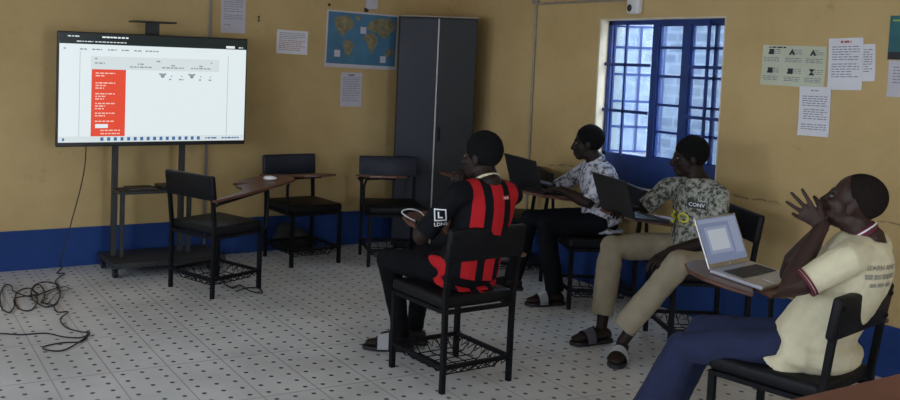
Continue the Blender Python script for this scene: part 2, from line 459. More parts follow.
# plaster lining of the window opening
bm = bm_new(); e = .012
box(bm, XR + .002, XR + T, WY1 - e, WY1, WZ0, WZ1); box(bm, XR + .002, XR + T, WY0, WY0 + e, WZ0, WZ1)
box(bm, XR + .002, XR + T, WY0 + e, WY1 - e, WZ1 - e, WZ1); box(bm, XR + .002, XR + T, WY0 + e, WY1 - e, WZ0, WZ0 + e)
struct('trim_4', bm, M['reveal'])
# outside: alley and a blockwork wall opposite the window
struct('outside_wall', box(bm_new(), 6.75, 6.95, 1.0, 10.5, -.12, 2.35), M['brick'])
struct('outside_ground', box(bm_new(), XR + T, 6.75, 1.0, 10.5, -.12, -.02), M['ground'])

# window 1: blue steel window in the right wall
FX = 5.045
def win_part(name, m, parent, boxes, bevel=0):
    bm = bm_new()
    for b in boxes: box(bm, *b)
    return obj(name, bm, m, parent, bevel=bevel)
w1 = bpy.data.objects.new('window_1', None); link(w1); w1['kind'] = 'structure'
ya, yb = WY0 + e, WY1 - e
zt = WZ1 - e; zp = .955
def bar(y0, y1, z0, z1, d0=-.02, d1=.02): return (FX + d0, FX + d1, y0, y1, z0, z1)
win_part('window_frame', M['blue'], w1, [bar(yb - .035, yb, zp, zt), bar(ya, ya + .04, zp, zt), bar(ya, yb, zt - .03, zt), bar(ya, yb, zp, zp + .02)])
win_part('mullion', M['blue'], w1, [bar(4.455, 4.505, zp + .02, zt - .03, -.025, .025)])
win_part('mullion', M['blue'], w1, [bar(4.190, 4.250, zp + .02, zt - .03, -.025, .025)])
win_part('lower_panel', M['blue'], w1, [bar(ya, yb, WZ0 + e, zp, -.012, .012)])
g = bm_new()
for z in (1.61, 1.28):
    for y0, y1 in ((4.505, yb), (ya, 4.190)): box(g, FX - .045, FX - .03, y0, y1, z - .011, z + .011)
for y in (4.725, 4.035): box(g, FX - .045, FX - .03, y - .008, y + .008, zp + .01, zt - .01)
obj('security_bar', g, M['blue'], w1)
rows = (1.735, 1.54, 1.345, 1.16)
def casement(y0, y1, mtx=None, vert=None, d=.0):
    bm = bm_new(); fr_ = .013
    def b(a0, a1, z0, z1): box(bm, FX - .013 + d, FX + .013 + d, a0, a1, z0, z1, mtx)
    z0, z1 = zp + .02, zt - .03
    b(y0, y0 + fr_, z0, z1); b(y1 - fr_, y1, z0, z1); b(y0 + fr_, y1 - fr_, z0, z0 + fr_); b(y0 + fr_, y1 - fr_, z1 - fr_, z1)
    for r in rows: b(y0 + fr_, y1 - fr_, r - .009, r + .009)
    if vert: b(vert - .009, vert + .009, z0, z1)
    c = obj('casement', bm, M['blue'], w1)
    g_ = bm_new(); box(g_, FX - .003 + d, FX + .003 + d, y0 + fr_, y1 - fr_, z0 + fr_, z1 - fr_, mtx)
    obj('pane', g_, M['glass'], c)
hinge = V((FX, yb - .03, 0))
casement(4.505, yb - .035, Matrix.Translation(hinge) @ Matrix.Rotation(R(62), 4, 'Z') @ Matrix.Translation(-hinge), 4.69)
casement(4.250, 4.455); casement(ya + .04, 4.190, None, 4.000)

# daylight openings on the unseen sides: plain steel frames
def plain_window(name, y0, y1, z0, z1):
    w = bpy.data.objects.new(name, None); link(w); w['kind'] = 'structure'
    bm = bm_new(); x0, x1 = XL - .14, XL - .10
    for a in (y0, y1 - .04, (y0 + y1) / 2 - .02): box(bm, x0, x1, a, a + .04, z0, z1)
    for z in (z0, z1 - .04, (z0 + z1) / 2 - .02): box(bm, x0, x1, y0, y1, z, z + .04)
    obj('window_frame', bm, M['blue'], w)
for i, h in enumerate(LW): plain_window('window_%d' % (i + 2), *h)
bm = bm_new(); box(bm, DO[0], DO[0] + .05, YF - .2, YF, 0, DO[3]); box(bm, DO[1] - .05, DO[1], YF - .2, YF, 0, DO[3]); box(bm, DO[0], DO[1], YF - .2, YF, DO[3] - .05, DO[3])
struct('trim_5', bm, M['blue'])
struct('outside_yard', box(bm_new(), -14, XL - T, -14, 12, -.2, -.12), M['ground'])

# ------------------------------------------------------------------ tablet arm chairs
BT, BZ0 = R(6.8), .652   # the tablets slope up away from the backrest
BOARD = Matrix.Translation((0, -.24, BZ0)) @ Matrix.Rotation(BT, 4, 'X')
def make_chair(back_m):
    t = bpy.data.objects.new('tablet_arm_chair', None); link(t)
    w, d = .21, .21
    s = bm_new(); box(s, -.222, .222, -.205, .228, .405, .468)
    so = obj('seat', s, M['vinyl'], t, bevel=.022, seg=3, smooth=True)
    lg = .0125
    for sx in (-1, 1):
        b = bm_new(); box(b, sx * w - lg, sx * w + lg, d - lg, d + lg, 0, .405); obj('leg', b, M['black_steel'], t)
    for sx in (-1, 1):
        b = bm_new()
        tube(b, [(sx * w, -d, 0), (sx * w, -d, .30), (sx * (w + .004), -d, .46), (sx * (w + .006), -d - .018, .62), (sx * (w + .006), -d - .042, .795)], .0165, 4, ref=(1, 1, 0))
        obj('leg', b, M['black_steel'], t)
    f = bm_new(); f2 = bm_new()
    for sx in (-1, 1): box(f, sx * w - .009, sx * w + .009, -d, d, .385, .405); box(f2, sx * w - .009, sx * w + .009, -d, d, .115, .135)
    for sy in (-1, 1): box(f, -w, w, sy * d - .009, sy * d + .009, .385, .405); box(f2, -w, w, sy * d - .009, sy * d + .009, .115, .135)
    obj('seat_rail', f, M['black_steel'], t); obj('lower_frame', f2, M['black_steel'], t)
    # wire book basket hanging in the lower frame
    k = bm_new()
    for i in range(1, 6):
        x = -w + 2 * w * i / 6
        tube(k, [(x, -d, .118), (x, -d + .05, .068), (x, d - .05, .068), (x, d, .118)], .0032, 5)
    for i in range(0, 6):
        y = -d + .05 + (2 * d - .1) * i / 5
        tube(k, [(-w, y, .118), (-w + .05, y, .070), (w - .05, y, .070), (w, y, .118)], .0032, 5)
    for sx in (-1, 1):
        n_ = 8
        for i in range(n_):
            y0 = -d + 2 * d * i / n_; y1 = -d + 2 * d * (i + 1) / n_
            tube(k, [(sx * w, y0, .118), (sx * (w - .028), (y0 + y1) / 2, .085), (sx * w, y1, .118)], .0028, 4)
    for sy in (-1, 1):
        for i in range(8):
            x0 = -w + 2 * w * i / 8; x1 = -w + 2 * w * (i + 1) / 8
            tube(k, [(x0, sy * d, .118), ((x0 + x1) / 2, sy * (d - .028), .085), (x1, sy * d, .118)], .0028, 4)
    obj('wire_basket', k, M['black_steel'], t)
    b = bm_new(); box(b, -.238, .238, -.018, .018, -.082, .082)
    bo = obj('backrest', b, back_m, t, bevel=.013, seg=3, smooth=True)
    bo.location = (0, -.237, .722); bo.rotation_euler = (R(8), 0, 0)
    for sx in (-1, 1):
        for z in (-.045, .045):
            b = bm_new(); ell(b, (sx * .212, -.021, z), (.010, .005, .010), seg=8, rng=5); obj('bolt', b, M['black_steel'], bo)
    ol = [(.222, -.245), (.262, -.245), (.272, -.10), (.285, .10), (.290, .34), (.272, .48), (.19, .535), (.08, .525), (.0, .465), (-.035, .37),
          (-.04, .25), (-.02, .16), (.075, .215), (.05, .12), (.14, .095), (.205, .03), (.222, -.08)]
    b = bm_new(); prism(b, [(x, y + .24) for x, y in ol], -.018, 0, BOARD)
    obj('writing_tablet', b, M['wood'], t, bevel=.004, seg=1)
    b = bm_new()
    tube(b, [(.212, .205, .395), (.262, .215, .43), (.268, .22, .62), (.25, .23, .678), (.16, .30, .694), (.05, .34, .700)], .011, 8); obj('tablet_support', b, M['black_steel'], t); b = bm_new()
    tube(b, [(.215, -.232, .60), (.245, -.21, .622), (.25, -.05, .645), (.25, .22, .683)], .010, 8)
    obj('tablet_bracket', b, M['black_steel'], t)
    return t
chair0 = make_chair(M['vinyl'])
chairs = {}
def put_chair(key, c, h, label, first=False, blue=False):
    o = chair0 if first else copy_tree(chair0)
    o.location = (c[0], c[1], 0); o.rotation_euler = (0, 0, R(h - 90))
    tag(o, label, 'chair', 'tablet arm chairs')
    chairs[key] = o; return o
put_chair('D', (2.817, 3.72), 92, 'black tablet arm chair under the person in the red and black striped jersey', True)
put_chair('A', (2.352, 5.760), 20, 'empty black tablet arm chair turned sideways right in front of the screen stand')
put_chair('B', (3.30, 6.32), -87, 'empty black tablet arm chair against the back wall below the red printed notice')
put_chair('C', (3.946, 6.04), -112, 'empty black tablet arm chair standing left of the tall dark cupboard')
put_chair('E', (4.57, 4.50), 152, 'black tablet arm chair under the person in the white patterned shirt')
put_chair('F', (4.47, 3.58), 150, 'black tablet arm chair under the person in khaki trousers')
put_chair('G', (3.362, 2.225), 100, 'black tablet arm chair under the person in the cream polo shirt')
put_chair('I', (4.56, 5.36), 150, 'black tablet arm chair partly hidden beyond the red striped jersey')
for key in 'BC':
    for ch in chairs[key].children:
        if ch.name.startswith('backrest'): ch.data = ch.data.copy(); ch.data.materials[0] = M['vinyl_sheen']
def cf(key, r, f, z=0):   # a point in a chair's own frame
    o = chairs[key]; return o.matrix_basis @ V((r, f, z))
def bf(key, r, f, h=0, yaw=0):   # frame lying on the top of a chair's tablet
    return chairs[key].matrix_basis @ BOARD @ Matrix.Translation((r, (f + .24) / math.cos(BT), h)) @ Matrix.Rotation(R(yaw), 4, 'Z')

# ------------------------------------------------------------------ television on its rolling stand
TVX, TVY, TVZ, TW, TH = 2.095, 6.33, 1.308, 1.385, .785
tv = thing('television', 'large flat television on the black rolling stand, showing a web page with a red panel', 'television', (TVX, TVY, TVZ))
b = bm_new(); box(b, -TW / 2, TW / 2, -.015, .025, -TH / 2, TH / 2); obj('tv_case', b, M['tv_black'], tv, bevel=.006)
b = bm_new(); box(b, -.45, .45, .025, .06, -.30, .22); obj('rear_cover', b, M['tv_black'], tv, bevel=.01)
SW, SH = TW - .022, TH - .040
sy_ = -.016
def scr(u, v):
    if .1 < u < .84: u -= .024
    return (-SW / 2 + u * SW, TH / 2 - .010 - v * SH)
def sbox(bm, u0, u1, v0, v1, d):
    x0, z1 = scr(u0, v0); x1, z0 = scr(u1, v1)
    box(bm, x0, x1, sy_ - d, sy_, z0, z1)
b = bm_new(); sbox(b, 0, 1, 0, 1, .001); screen = obj('screen', b, M['s_white'], tv)
b = bm_new(); sbox(b, 0, 1, 0, .098, .0016); obj('browser_bar', b, M['s_dark'], screen)
b = bm_new(); sbox(b, .185, .36, .325, .945, .0016); obj('red_panel', b, M['s_red'], screen)
b = bm_new(); sbox(b, .18, .845, .205, .325, .0016); sbox(b, 0, 1, .945, 1, .0016); obj('table_header', b, M['s_grey'], screen)
rnd = random.Random(3)
def dash(bm, u0, u1, v, h, d=.0024):
    u = u0
    while u < u1 - .004:
        w_ = min(rnd.uniform(.008, .022), u1 - u); sbox(bm, u, u + w_, v, v + h, d); u += w_ + .005
b = bm_new()
for u0, u1, v in ((.02, .035, .135), (.125, .165, .138), (.185, .235, .138), (.265, .31, .138), (.335, .38, .138), (.40, .44, .138), (.46, .53, .138), (.52, .545, .232), (.20, .25, .262),
                  (.42, .455, .262), (.38, .50, .290), (.60, .62, .268), (.55, .67, .290), (.755, .775, .268), (.71, .82, .290), (.59, .61, .40), (.645, .67, .40), (.755, .775, .40), (.81, .83, .40), (.57, .574, .70)):
    dash(b, u0, u1, v, .012)
for u in (.125, .895): sbox(b, u, u + .0018, .165, .945, .0024)
sbox(b, .20, .212, .222, .234, .0024); sbox(b, .82, .828, .232, .244, .0024)
obj('page_text', b, M['s_line'], screen)
for u in (.555, .715):
    b = bm_new(); x, z = scr(u, .372)
    ell(b, (x, sy_ - .001, z), (.016, .0016, .016), seg=12, rng=6)
    for s in (-1, 1): ell(b, (x + s * .018, sy_ - .001, z + .012), (.011, .0014, .006), seg=8, rng=5)
    obj('emblem', b, M['s_line'], screen)
b = bm_new()
for u in (.603, .66, .765, .82):
    x, z = scr(u, .375); ell(b, (x, sy_ - .001, z), (.005, .0014, .005), seg=8, rng=4)
obj('page_marks', b, M['s_line'], screen)
b = bm_new()
for v, n_ in ((.355, 2), (.445, 3), (.545, 3), (.635, 3), (.725, 2), (.80, 1), (.885, 1), (.915, 1)):
    for i in range(n_): dash(b, .205 + (.03 if v > .86 else 0), .205 + (.10 if i == 0 else .06) - i * .008 + (.03 if v > .86 else 0), v + i * .024, .011)
obj('panel_text', b, M['s_pink'], screen)
b = bm_new(); sbox(b, .207, .272, .832, .868, .0026); sbox(b, .882, .932, .066, .090, .0026); sbox(b, .245, .30, .024, .030, .0026); dash(b, .04, .12, .024, .010, .0026); dash(b, .235, .37, .022, .014, .0026)
dash(b, .09, .19, .070, .008, .0026); dash(b, .20, .36, .070, .008, .0026); dash(b, .955, .98, .074, .010, .0026)
obj('light_box', b, M['s_white'], screen)
b = bm_new()
for i in range(16):
    u = .235 + i * .0345; sbox(b, u, u + .016, .955, .988, .0026)
dash(b, .80, .84, .965, .014, .0026); dash(b, .87, .97, .965, .014, .0026); sbox(b, .02, .03, .96, .985, .0026)
obj('taskbar_icons', b, M['s_icon'], screen)

st = thing('television_stand', 'black rolling stand with shelf and wide base that carries the television', 'stand', (2.105, 6.43, 0))
b = bm_new(); box(b, -.33, .50, -.25, .17, .075, .115); obj('base_plate', b, M['stand'], st, bevel=.006)
for x in (-.30, .41):
    for y in (-.18, .12):
        b = bm_new(); tube(b, [(x - .014, y, .032), (x + .014, y, .032)], .032, 14); box(b, x - .022, x + .022, y - .012, y + .012, .055, .075); obj('caster', b, M['tv_black'], st)
for x in (-.262, .236):
    b = bm_new(); box(b, x - .02, x + .02, -.012, .028, .115, 1.52); obj('pole', b, M['stand'], st, bevel=.004)
    b = bm_new(); box(b, x + .025, x + .055, -.075, -.045, .115, .585); obj('shelf_post', b, M['stand'], st, bevel=.003)
b = bm_new(); box(b, -.285, .29, -.21, .02, .585, .605); obj('shelf', b, M['stand'], st, bevel=.004)
b = bm_new(); box(b, -.20, .20, -.022, -.012, 1.15, 1.45); box(b, -.24, .22, -.012, .0, 1.18, 1.22); box(b, -.24, .22, -.012, .0, 1.38, 1.42); obj('mount_bracket', b, M['stand'], st)
b = bm_new(); box(b, -.06, .04, .0, .02, 1.42, 1.785); obj('tray_post', b, M['stand'], st)
b = bm_new(); box(b, -.165, .135, -.10, .08, 1.785, 1.797); obj('camera_tray', b, M['stand'], st, bevel=.003)
for nm, lab, ct, x0, x1, y0, y1, z0, z1, m_ in (('notebook', 'thin dark notebook lying on the shelf of the screen stand', 'notebook', -.20, .0, -.16, .0, .605, .618, 'shelf_item'),
        ('laptop', 'closed black laptop at the right end of the screen stand shelf', 'laptop', .03, .27, -.18, .01, .605, .628, 'laptop_black')):
    b = bm_new(); box(b, 2.105 + x0, 2.105 + x1, 6.43 + y0, 6.43 + y1, z0, z1); tag(obj(nm, b, M[m_], bevel=.004), lab, ct)

# ------------------------------------------------------------------ cupboard in the corner
c0, c1 = V((4.205, 6.435, 0)), V((4.755, 6.105, 0))
ux = (c1 - c0).normalized(); nn = V((ux.y, -ux.x, 0))  # towards the room
cw = (c1 - c0).length; H_ = 1.945
cb = thing('cupboard', 'tall narrow dark steel cupboard standing across the far corner beside the striped jersey', 'cupboard', mtx=frame_at(c0, ux, (-nn.x, -nn.y, 0)))
# local: x along the face, y away from the room, z up
b = bm_new(); box(b, 0, cw, .004, .235, .03, H_); obj('body', b, M['cupboard_dark'], cb, bevel=.004)
b = bm_new(); box(b, .006, cw / 2 - .008, -.014, .004, .06, H_ - .012); d1 = obj('door', b, M['cupboard'], cb, bevel=.003)
b = bm_new(); box(b, cw / 2 + .008, cw - .006, -.014, .004, .06, H_ - .012); d2 = obj('door', b, M['cupboard_dark'], cb, bevel=.003)
b = bm_new(); box(b, cw / 2 + .03, cw / 2 + .045, -.034, -.014, .92, 1.04); obj('handle', b, M['black_steel'], d2)
b = bm_new(); box(b, cw / 2 - .005, cw / 2 + .006, -.018, .004, .06, H_ - .012); s_ = obj('edge_strip', b, M['pale_trim'], cb); s_['label'] = 'pale metal edge strip'
b = bm_new(); box(b, -.004, cw + .004, -.016, .238, H_, H_ + .010); obj('top_rim', b, M['conduit'], cb)
b = bm_new(); box(b, .02, cw - .02, .01, .22, 0, .03); obj('plinth', b, M['tv_black'], cb)

# ------------------------------------------------------------------ things on the walls
def on_back(x, z): return frame_at((x, YB - .0005, z), (1, 0, 0), (0, 0, 1))
def on_right(y, z): return frame_at((XR - .0005, y, z), (0, -1, 0), (0, 0, 1))
def sheet(name, label, cat, mtx, w, h, m, rot=0, lift=0, group=None):
    t = thing(name, label, cat, mtx=mtx @ Matrix.Rotation(R(rot), 4, 'Z') @ Matrix.Translation((0, 0, lift)), group=group)
    b = bm_new(); nx, ny = 6, 8; th = .0012
    vs = [[None] * (ny + 1) for _ in range(nx + 1)]
    for i in range(nx + 1):
        for j in range(ny + 1):
            x = -w / 2 + w * i / nx; y = -h / 2 + h * j / ny
            q = (abs(2 * i / nx - 1) ** 4 * abs(2 * j / ny - 1) ** 4)
            vs[i][j] = b.verts.new((x, y, th + .004 * q))
    for i in range(nx):
        for j in range(ny): b.faces.new((vs[i][j], vs[i + 1][j], vs[i + 1][j + 1], vs[i][j + 1]))
    r_ = bmesh.ops.extrude_face_region(b, geom=list(b.faces))
    for v in [g_ for g_ in r_['geom'] if isinstance(g_, bmesh.types.BMVert)]: v.co.z -= .0009
    obj('paper_sheet', b, m, t)
    return t
def print_lines(t, w, rows, m, th=.0016, name='printed_text', hh=.0045):
    b = bm_new(); r_ = random.Random(int(w * 1e4) + len(rows))
    for y, x0, x1 in rows:
        x = x0
        while x < x1 - .004:
            q = min(r_.uniform(.012, .035), x1 - x); box(b, x, x + q, y - hh / 2, y + hh / 2, th, th + .0006); x += q + .006
    return obj(name, b, m, t)
def para(w, top, n, step, seed, left=-.40, right=.40):
    r_ = random.Random(seed); return [(top - i * step, left * w, (r_.uniform(.15, right)) * w if r_.random() < .3 else right * w) for i in range(n)]
t = sheet('notice', 'grey printed sheet on the back wall above the right end of the television', 'notice', on_back(2.828, 1.985), .205, .475, M['paper_dull'], 0)
print_lines(t, .205, para(.205, .20, 16, .018, 4) + para(.205, -.10, 3, .014, 5) + [(-.175, -.08, -.02)], M['ink'])
t = sheet('notice', 'landscape notice with red print on the back wall between the television and the world map', 'notice', on_back(3.348, 1.695), .28, .19, M['paper'], -1)
print_lines(t, .28, para(.28, .072, 4, .014, 6, -.42, .42), M['ink'])
p = print_lines(t, .28, para(.28, .012, 6, .015, 7, -.42, .42), M['ink_red'], name='red_text'); p['label'] = 'red printed lines'
t = sheet('notice', 'white portrait sheet pinned on the back wall right below the world map', 'notice', on_back(3.915, 1.32), .205, .285, M['paper_dull'], 0)
print_lines(t, .205, para(.205, .10, 14, .015, 9), M['ink']); print_lines(t, .205, [(.122, -.03, .03)], M['ink_black'], name='heading', hh=.012)
t = sheet('poster', 'wide pale green poster with six small pictograms on the right wall', 'poster', on_right(3.39, 1.635), .40, .235, M['paper_green'], -1)
rows_ = []
for cy in (.075, -.035):
    for cx in (-.14, 0, .13):
        rows_ += [(cy + .018 - i * .011, cx + .0, cx + .055) for i in range(3)] + [(cy - .03 - i * .010, cx - .05, cx + .05) for i in range(3)]
print_lines(t, .40, rows_, M['ink'], hh=.004); print_lines(t, .40, [(.106, -.18, -.05), (.106, .15, .185)], M['ink_black'], name='heading', hh=.008)
k = 0
for cy in (.080, -.030):
    for cx in (-.14, -.01, .12):
        b = bm_new()
        if k in (0, 3, 4): box(b, cx - .018, cx + .014, cy - .016, cy + .016, .0016, .0024); box(b, cx - .022, cx - .018, cy - .016, cy - .004, .0016, .0024)
        elif k == 5: prism(b, [(cx - .018, cy + .018), (cx + .018, cy + .018), (cx + .003, cy), (cx + .018, cy - .018), (cx - .018, cy - .018), (cx - .003, cy)], .0016, .0024)
        else: prism(b, [(cx, cy + .020), (cx + .020, cy - .016), (cx + .006, cy - .016), (cx, cy - .004), (cx - .006, cy - .016), (cx - .020, cy - .016)], .0016, .0024)
        obj('pictogram', b, M['ink_black'], t); k += 1
t = sheet('notice', 'white portrait sheet with a red heading on the right wall beside the green poster', 'notice', on_right(3.075, 1.655), .195, .285, M['paper'], 2, .003)
print_lines(t, .195, para(.195, .095, 6, .014, 12) + para(.195, .0, 6, .014, 13), M['ink']); print_lines(t, .195, [(.122, -.03, .03)], M['ink_red'], name='red_heading', hh=.012)
t = sheet('notice', 'narrow white sheet half hidden behind the red headed sheet on the right wall', 'notice', on_right(2.965, 1.665), .105, .20, M['paper'], 3, 0)
print_lines(t, .105, para(.105, .07, 10, .013, 15, -.3, .35), M['ink'])
t = sheet('notice', 'white portrait sheet with paragraphs taped below the green poster on the right wall', 'notice', on_right(3.236, 1.382), .188, .28, M['paper'], 1, .0045)
print_lines(t, .188, para(.188, .085, 5, .013, 17) + para(.188, .01, 5, .013, 18, -.34, .40) + para(.188, -.075, 3, .013, 19), M['ink']); print_lines(t, .188, [(.118, -.025, .02)], M['ink'], name='heading', hh=.006)
t = thing('poster', 'dark teal poster on the right wall at the edge of the photo', 'poster', mtx=on_right(2.70, 1.80))
b = bm_new(); box(b, -.15, .15, -.115, .115, 0, .002); obj('poster_sheet', b, M['teal'], t)
b = bm_new(); box(b, -.15, .15, -.115, -.075, .002, .0026); obj('dark_strip', b, M['ink_black'], t)
b = bm_new(); box(b, -.135, -.06, .085, .095, .002, .0026); obj('heading', b, M['green_print'], t)
t = sheet('notice', 'pale sheet with torn lower corner directly below the teal poster', 'notice', on_right(2.715, 1.585), .25, .19, M['paper_dull'], 0)
print_lines(t, .25, para(.25, .06, 6, .016, 22), M['ink'])

# world map: sea sheet with raised land printing, white border, fixed on the back wall
mp = thing('world_map', 'blue world map with tan continents hanging on the back wall beside the cupboard', 'map', mtx=on_back(4.02, 1.735) @ Matrix.Rotation(R(-1.2), 4, 'Z'))
b = bm_new(); box(b, -.365, .335, -.235, .235, 0, .0015); obj('map_border', b, M['paper_dull'], mp)
b = bm_new(); box(b, -.350, .325, -.205, .222, .0015, .0022); obj('map_sea', b, M['sea'], mp)
lands = [[(-.30, .17), (-.24, .19), (-.17, .20), (-.10, .15), (-.12, .09), (-.17, .07), (-.20, .02), (-.24, .05), (-.28, .10)],
         [(-.19, .00), (-.13, -.01), (-.09, -.05), (-.12, -.10), (-.15, -.16), (-.18, -.10), (-.20, -.05)],
         [(.02, .06), (.08, .07), (.13, .04), (.14, -.01), (.11, -.06), (.08, -.12), (.05, -.06), (.03, -.01), (-.01, .02)],
         [(.02, .11), (.06, .17), (.13, .19), (.24, .20), (.31, .17), (.30, .11), (.25, .06), (.20, .02), (.15, .06), (.09, .08), (.04, .09)],
         [(.22, -.07), (.28, -.05), (.31, -.09), (.28, -.13), (.22, -.12)],
         [(-.09, .20), (-.04, .21), (-.05, .16), (-.08, .17)]]
for l in lands:
    b = bm_new(); prism(b, l, .0022, .0028); obj('continent', b, M['land'], mp)
for x, y in ((-.01, .085), (.20, -.15), (-.25, -.12)):
    b = bm_new(); box(b, x - .028, x + .028, y - .028, y + .028, .0028, .0034); obj('inset_panel', b, M['paper_dull'], mp)

def tube_thing(name, label, cat, pts, r, m, seg=8, smooth=True):
    b = bm_new(); tube(b, pts, r, seg); return tag(obj(name, b, m, smooth=smooth), label, cat)
tube_thing('conduit', 'grey vertical conduit on the back wall running down behind the television', 'conduit', [(2.632, YB - .012, .0), (2.632, YB - .012, ZC)], .011, M['conduit_grey'])
b = bm_new(); tube(b, [(XR - .012, 5.60, .0), (XR - .012, 5.60, 2.075)], .010, 8); box(b, XR - .032, XR, 5.57, 5.63, 2.06, 2.11); tube(b, [(XR - .012, 5.58, 2.062), (XR - .012, 4.64, 2.062)], .009, 8)
tag(obj('conduit', b, M['conduit'], smooth=False), 'thin conduit on the right wall bending over to the white box above the window', 'conduit')
t = thing('wall_box', 'small white box with a dark opening on the right wall above the window', 'wall box', mtx=on_right(4.58, 2.035))
b = bm_new(); box(b, -.054, .054, -.075, .075, 0, .06); obj('housing', b, M['white_plastic'], t, bevel=.02, seg=3, smooth=True)
b = bm_new(); ell(b, (-.018, -.035, .058), (.022, .026, .010)); obj('dark_opening', b, M['dark_plastic'], t)
t = thing('wall_box', 'white switch box on the back wall at the top edge of the world map', 'wall box', mtx=on_back(4.045, 2.05))
b = bm_new(); box(b, -.02, .085, -.05, .06, 0, .035); obj('housing', b, M['paper_dull'], t, bevel=.008)
b = bm_new(); box(b, -.03, .0, -.075, -.04, 0, .02); obj('clip', b, M['dark_plastic'], t)
b = bm_new(); ell(b, (3.675, YB - .006, 2.015), (.013, .010, .013)); tag(obj('wall_hook', b, M['dark_plastic'], smooth=True), 'dark hook in the back wall near the top left corner of the map', 'hook')
b = bm_new(); ell(b, (3.045, YB - .004, 1.885), (.008, .007, .008)); ell(b, (3.045, YB - .004, 1.855), (.008, .007, .008)); box(b, 3.043, 3.047, YB - .004, YB, 1.855, 1.885); tag(obj('wall_hook', b, M['dark_plastic'], smooth=True), 'two dark screw heads in the back wall left of the red printed notice', 'hook')

# ------------------------------------------------------------------ cables and small things on the floor
def floor_pts(px): return [V((x, y, z)) for x, y, z in px]
LOOPS = None
c1= [(1.626, 6.4, 0.911), (1.626, 6.42, 0.776), (1.605, 6.46, 0.595), (1.562, 6.5, 0.378), (1.515, 6.52, 0.163), (1.498, 6.53, 0.076), (1.536, 6.662, 0.006), (1.464, 6.494, 0.006), (1.513, 6.476, 0.006), (1.414, 6.299, 0.01), (1.383, 6.14, 0.006), (1.372, 6.002, 0.01), (1.341, 5.861, 0.01), (1.297, 5.747, 0.006), (1.25, 5.68, 0.006), (1.209, 5.669, 0.006), (1.18, 5.717, 0.014), (1.169, 5.816, 0.014), (1.18, 5.948, 0.01), (1.211, 6.089, 0.014), (1.256, 6.208, 0.01), (1.307, 6.277, 0.006), (1.351, 6.278, 0.006), (1.378, 6.21, 0.01), (1.382, 6.09, 0.014), (1.217, 5.945, 0.01), (1.197, 5.826, 0.014), (1.167, 5.722, 0.014), (1.131, 5.651, 0.006), (1.098, 5.624, 0.006), (1.072, 5.646, 0.006), (1.059, 5.712, 0.006), (1.061, 5.813, 0.006), (1.078, 5.93, 0.006), (1.107, 6.041, 0.01), (1.145, 6.122, 0.006), (1.181, 6.155, 0.006), (1.209, 6.13, 0.01), (1.222, 6.055, 0.006), (1.217, 5.945, 0.014), (1.078, 5.91, 0.014), (1.047, 5.763, 0.01), (1.014, 5.657, 0.01), (0.987, 5.613, 0.01), (0.97, 5.636, 0.014), (0.967, 5.723, 0.006), (0.979, 5.858, 0.014), (1.004, 6.016, 0.014), (1.038, 6.161, 0.006), (1.072, 6.257, 0.014), (1.099, 6.275, 0.01), (1.109, 6.211, 0.014), (1.102, 6.083, 0.01), (1.172, 5.901, 0.014), (1.195, 6.025, 0.014), (1.228, 6.133, 0.01), (1.261, 6.189, 0.014), (1.283, 6.171, 0.014), (1.285, 6.086, 0.006), (1.269, 5.965, 0.01), (1.24, 5.847, 0.006), (1.207, 5.768, 0.01), (1.254, 5.668, 0.014), (1.248, 5.522, 0.01), (1.309, 5.498, 0.01), (1.23, 5.357, 0.014), (1.227, 5.188, 0.01), (1.286, 5.092, 0.006), (1.318, 5.03, 0.014), (1.245, 4.925, 0.01), (1.121, 4.81, 0.006), (1.039, 4.844, 0.01), (1.05, 4.915, 0.006), (1.151, 4.938, 0.006), (1.25, 4.923, 0.006), (1.313, 5.06, 0.006)]
c2= [(-.9, 5.05, .006), (-.2, 5.32, .006), (0.723, 5.26, 0.006), (0.872, 5.213, 0.01), (0.974, 5.164, 0.006), (1.101, 5.14, 0.006), (1.174, 5.041, 0.006), (1.245, 4.978, 0.01), (1.307, 5.021, 0.006)]
c3= [(1.251, 5.756, 0.01), (1.352, 5.97, 0.01), (1.407, 5.968, 0.018), (1.44, 6.051, 0.01), (1.415, 6.1, 0.01), (1.321, 5.982, 0.014), (1.225, 5.837, 0.014), (1.234, 5.677, 0.01), (1.292, 5.697, 0.01)]
c4= [(2.448, 5.828, 0.006), (2.447, 5.683, 0.006), (2.53, 5.738, 0.006), (2.528, 5.567, 0.006), (2.582, 5.491, 0.006), (2.611, 5.62, 0.006), (2.535, 5.649, 0.006), (2.431, 5.577, 0.01)]

def cable(name, label, pts, r, m):
    b = bm_new(); tube(b, smooth_path(pts, 4), r, 6); return tag(obj(name, b, m, smooth=True), label, 'cable')
cable('power_cable', 'long black cable hanging from the television and lying in tangled loops on the floor', c1, .0042, M['cable'])
cable('power_cable', 'straight black cable running in from the left edge to the tangled loops', c2, .0042, M['cable'])
cable('thin_cable', 'thin grey cable on top of the tangled black loops by the back wall', c3, .0026, M['cable'])
cable('power_cable', 'short cable curled on the floor under the chair in front of the screen stand', c4, .0045, M['cable'])
t = thing('power_plug', 'white plug on the floor under the chair in front of the screen stand', 'plug', (2.43, 5.87, 0), R(25))
b = bm_new(); box(b, -.03, .03, -.02, .02, 0, .032); obj('plug_body', b, M['cable_grey'], t, bevel=.006)
b = bm_new(); box(b, .03, .045, -.012, -.006, .012, .02); box(b, .03, .045, .006, .012, .012, .02); obj('pins', b, M['silver'], t)
t = thing('power_strip', 'white power strip on the floor under the chair left of the tall cupboard', 'power strip', (4.10, 6.16, 0), R(-30))
b = bm_new(); box(b, -.14, .14, -.03, .03, 0, .042); obj('strip_body', b, M['white_plastic'], t, bevel=.006)
for i in range(4):
    b = bm_new(); x = -.10 + i * .066; box(b, x - .02, x + .02, -.02, .02, .042, .0435); obj('socket', b, M['ink'], t)
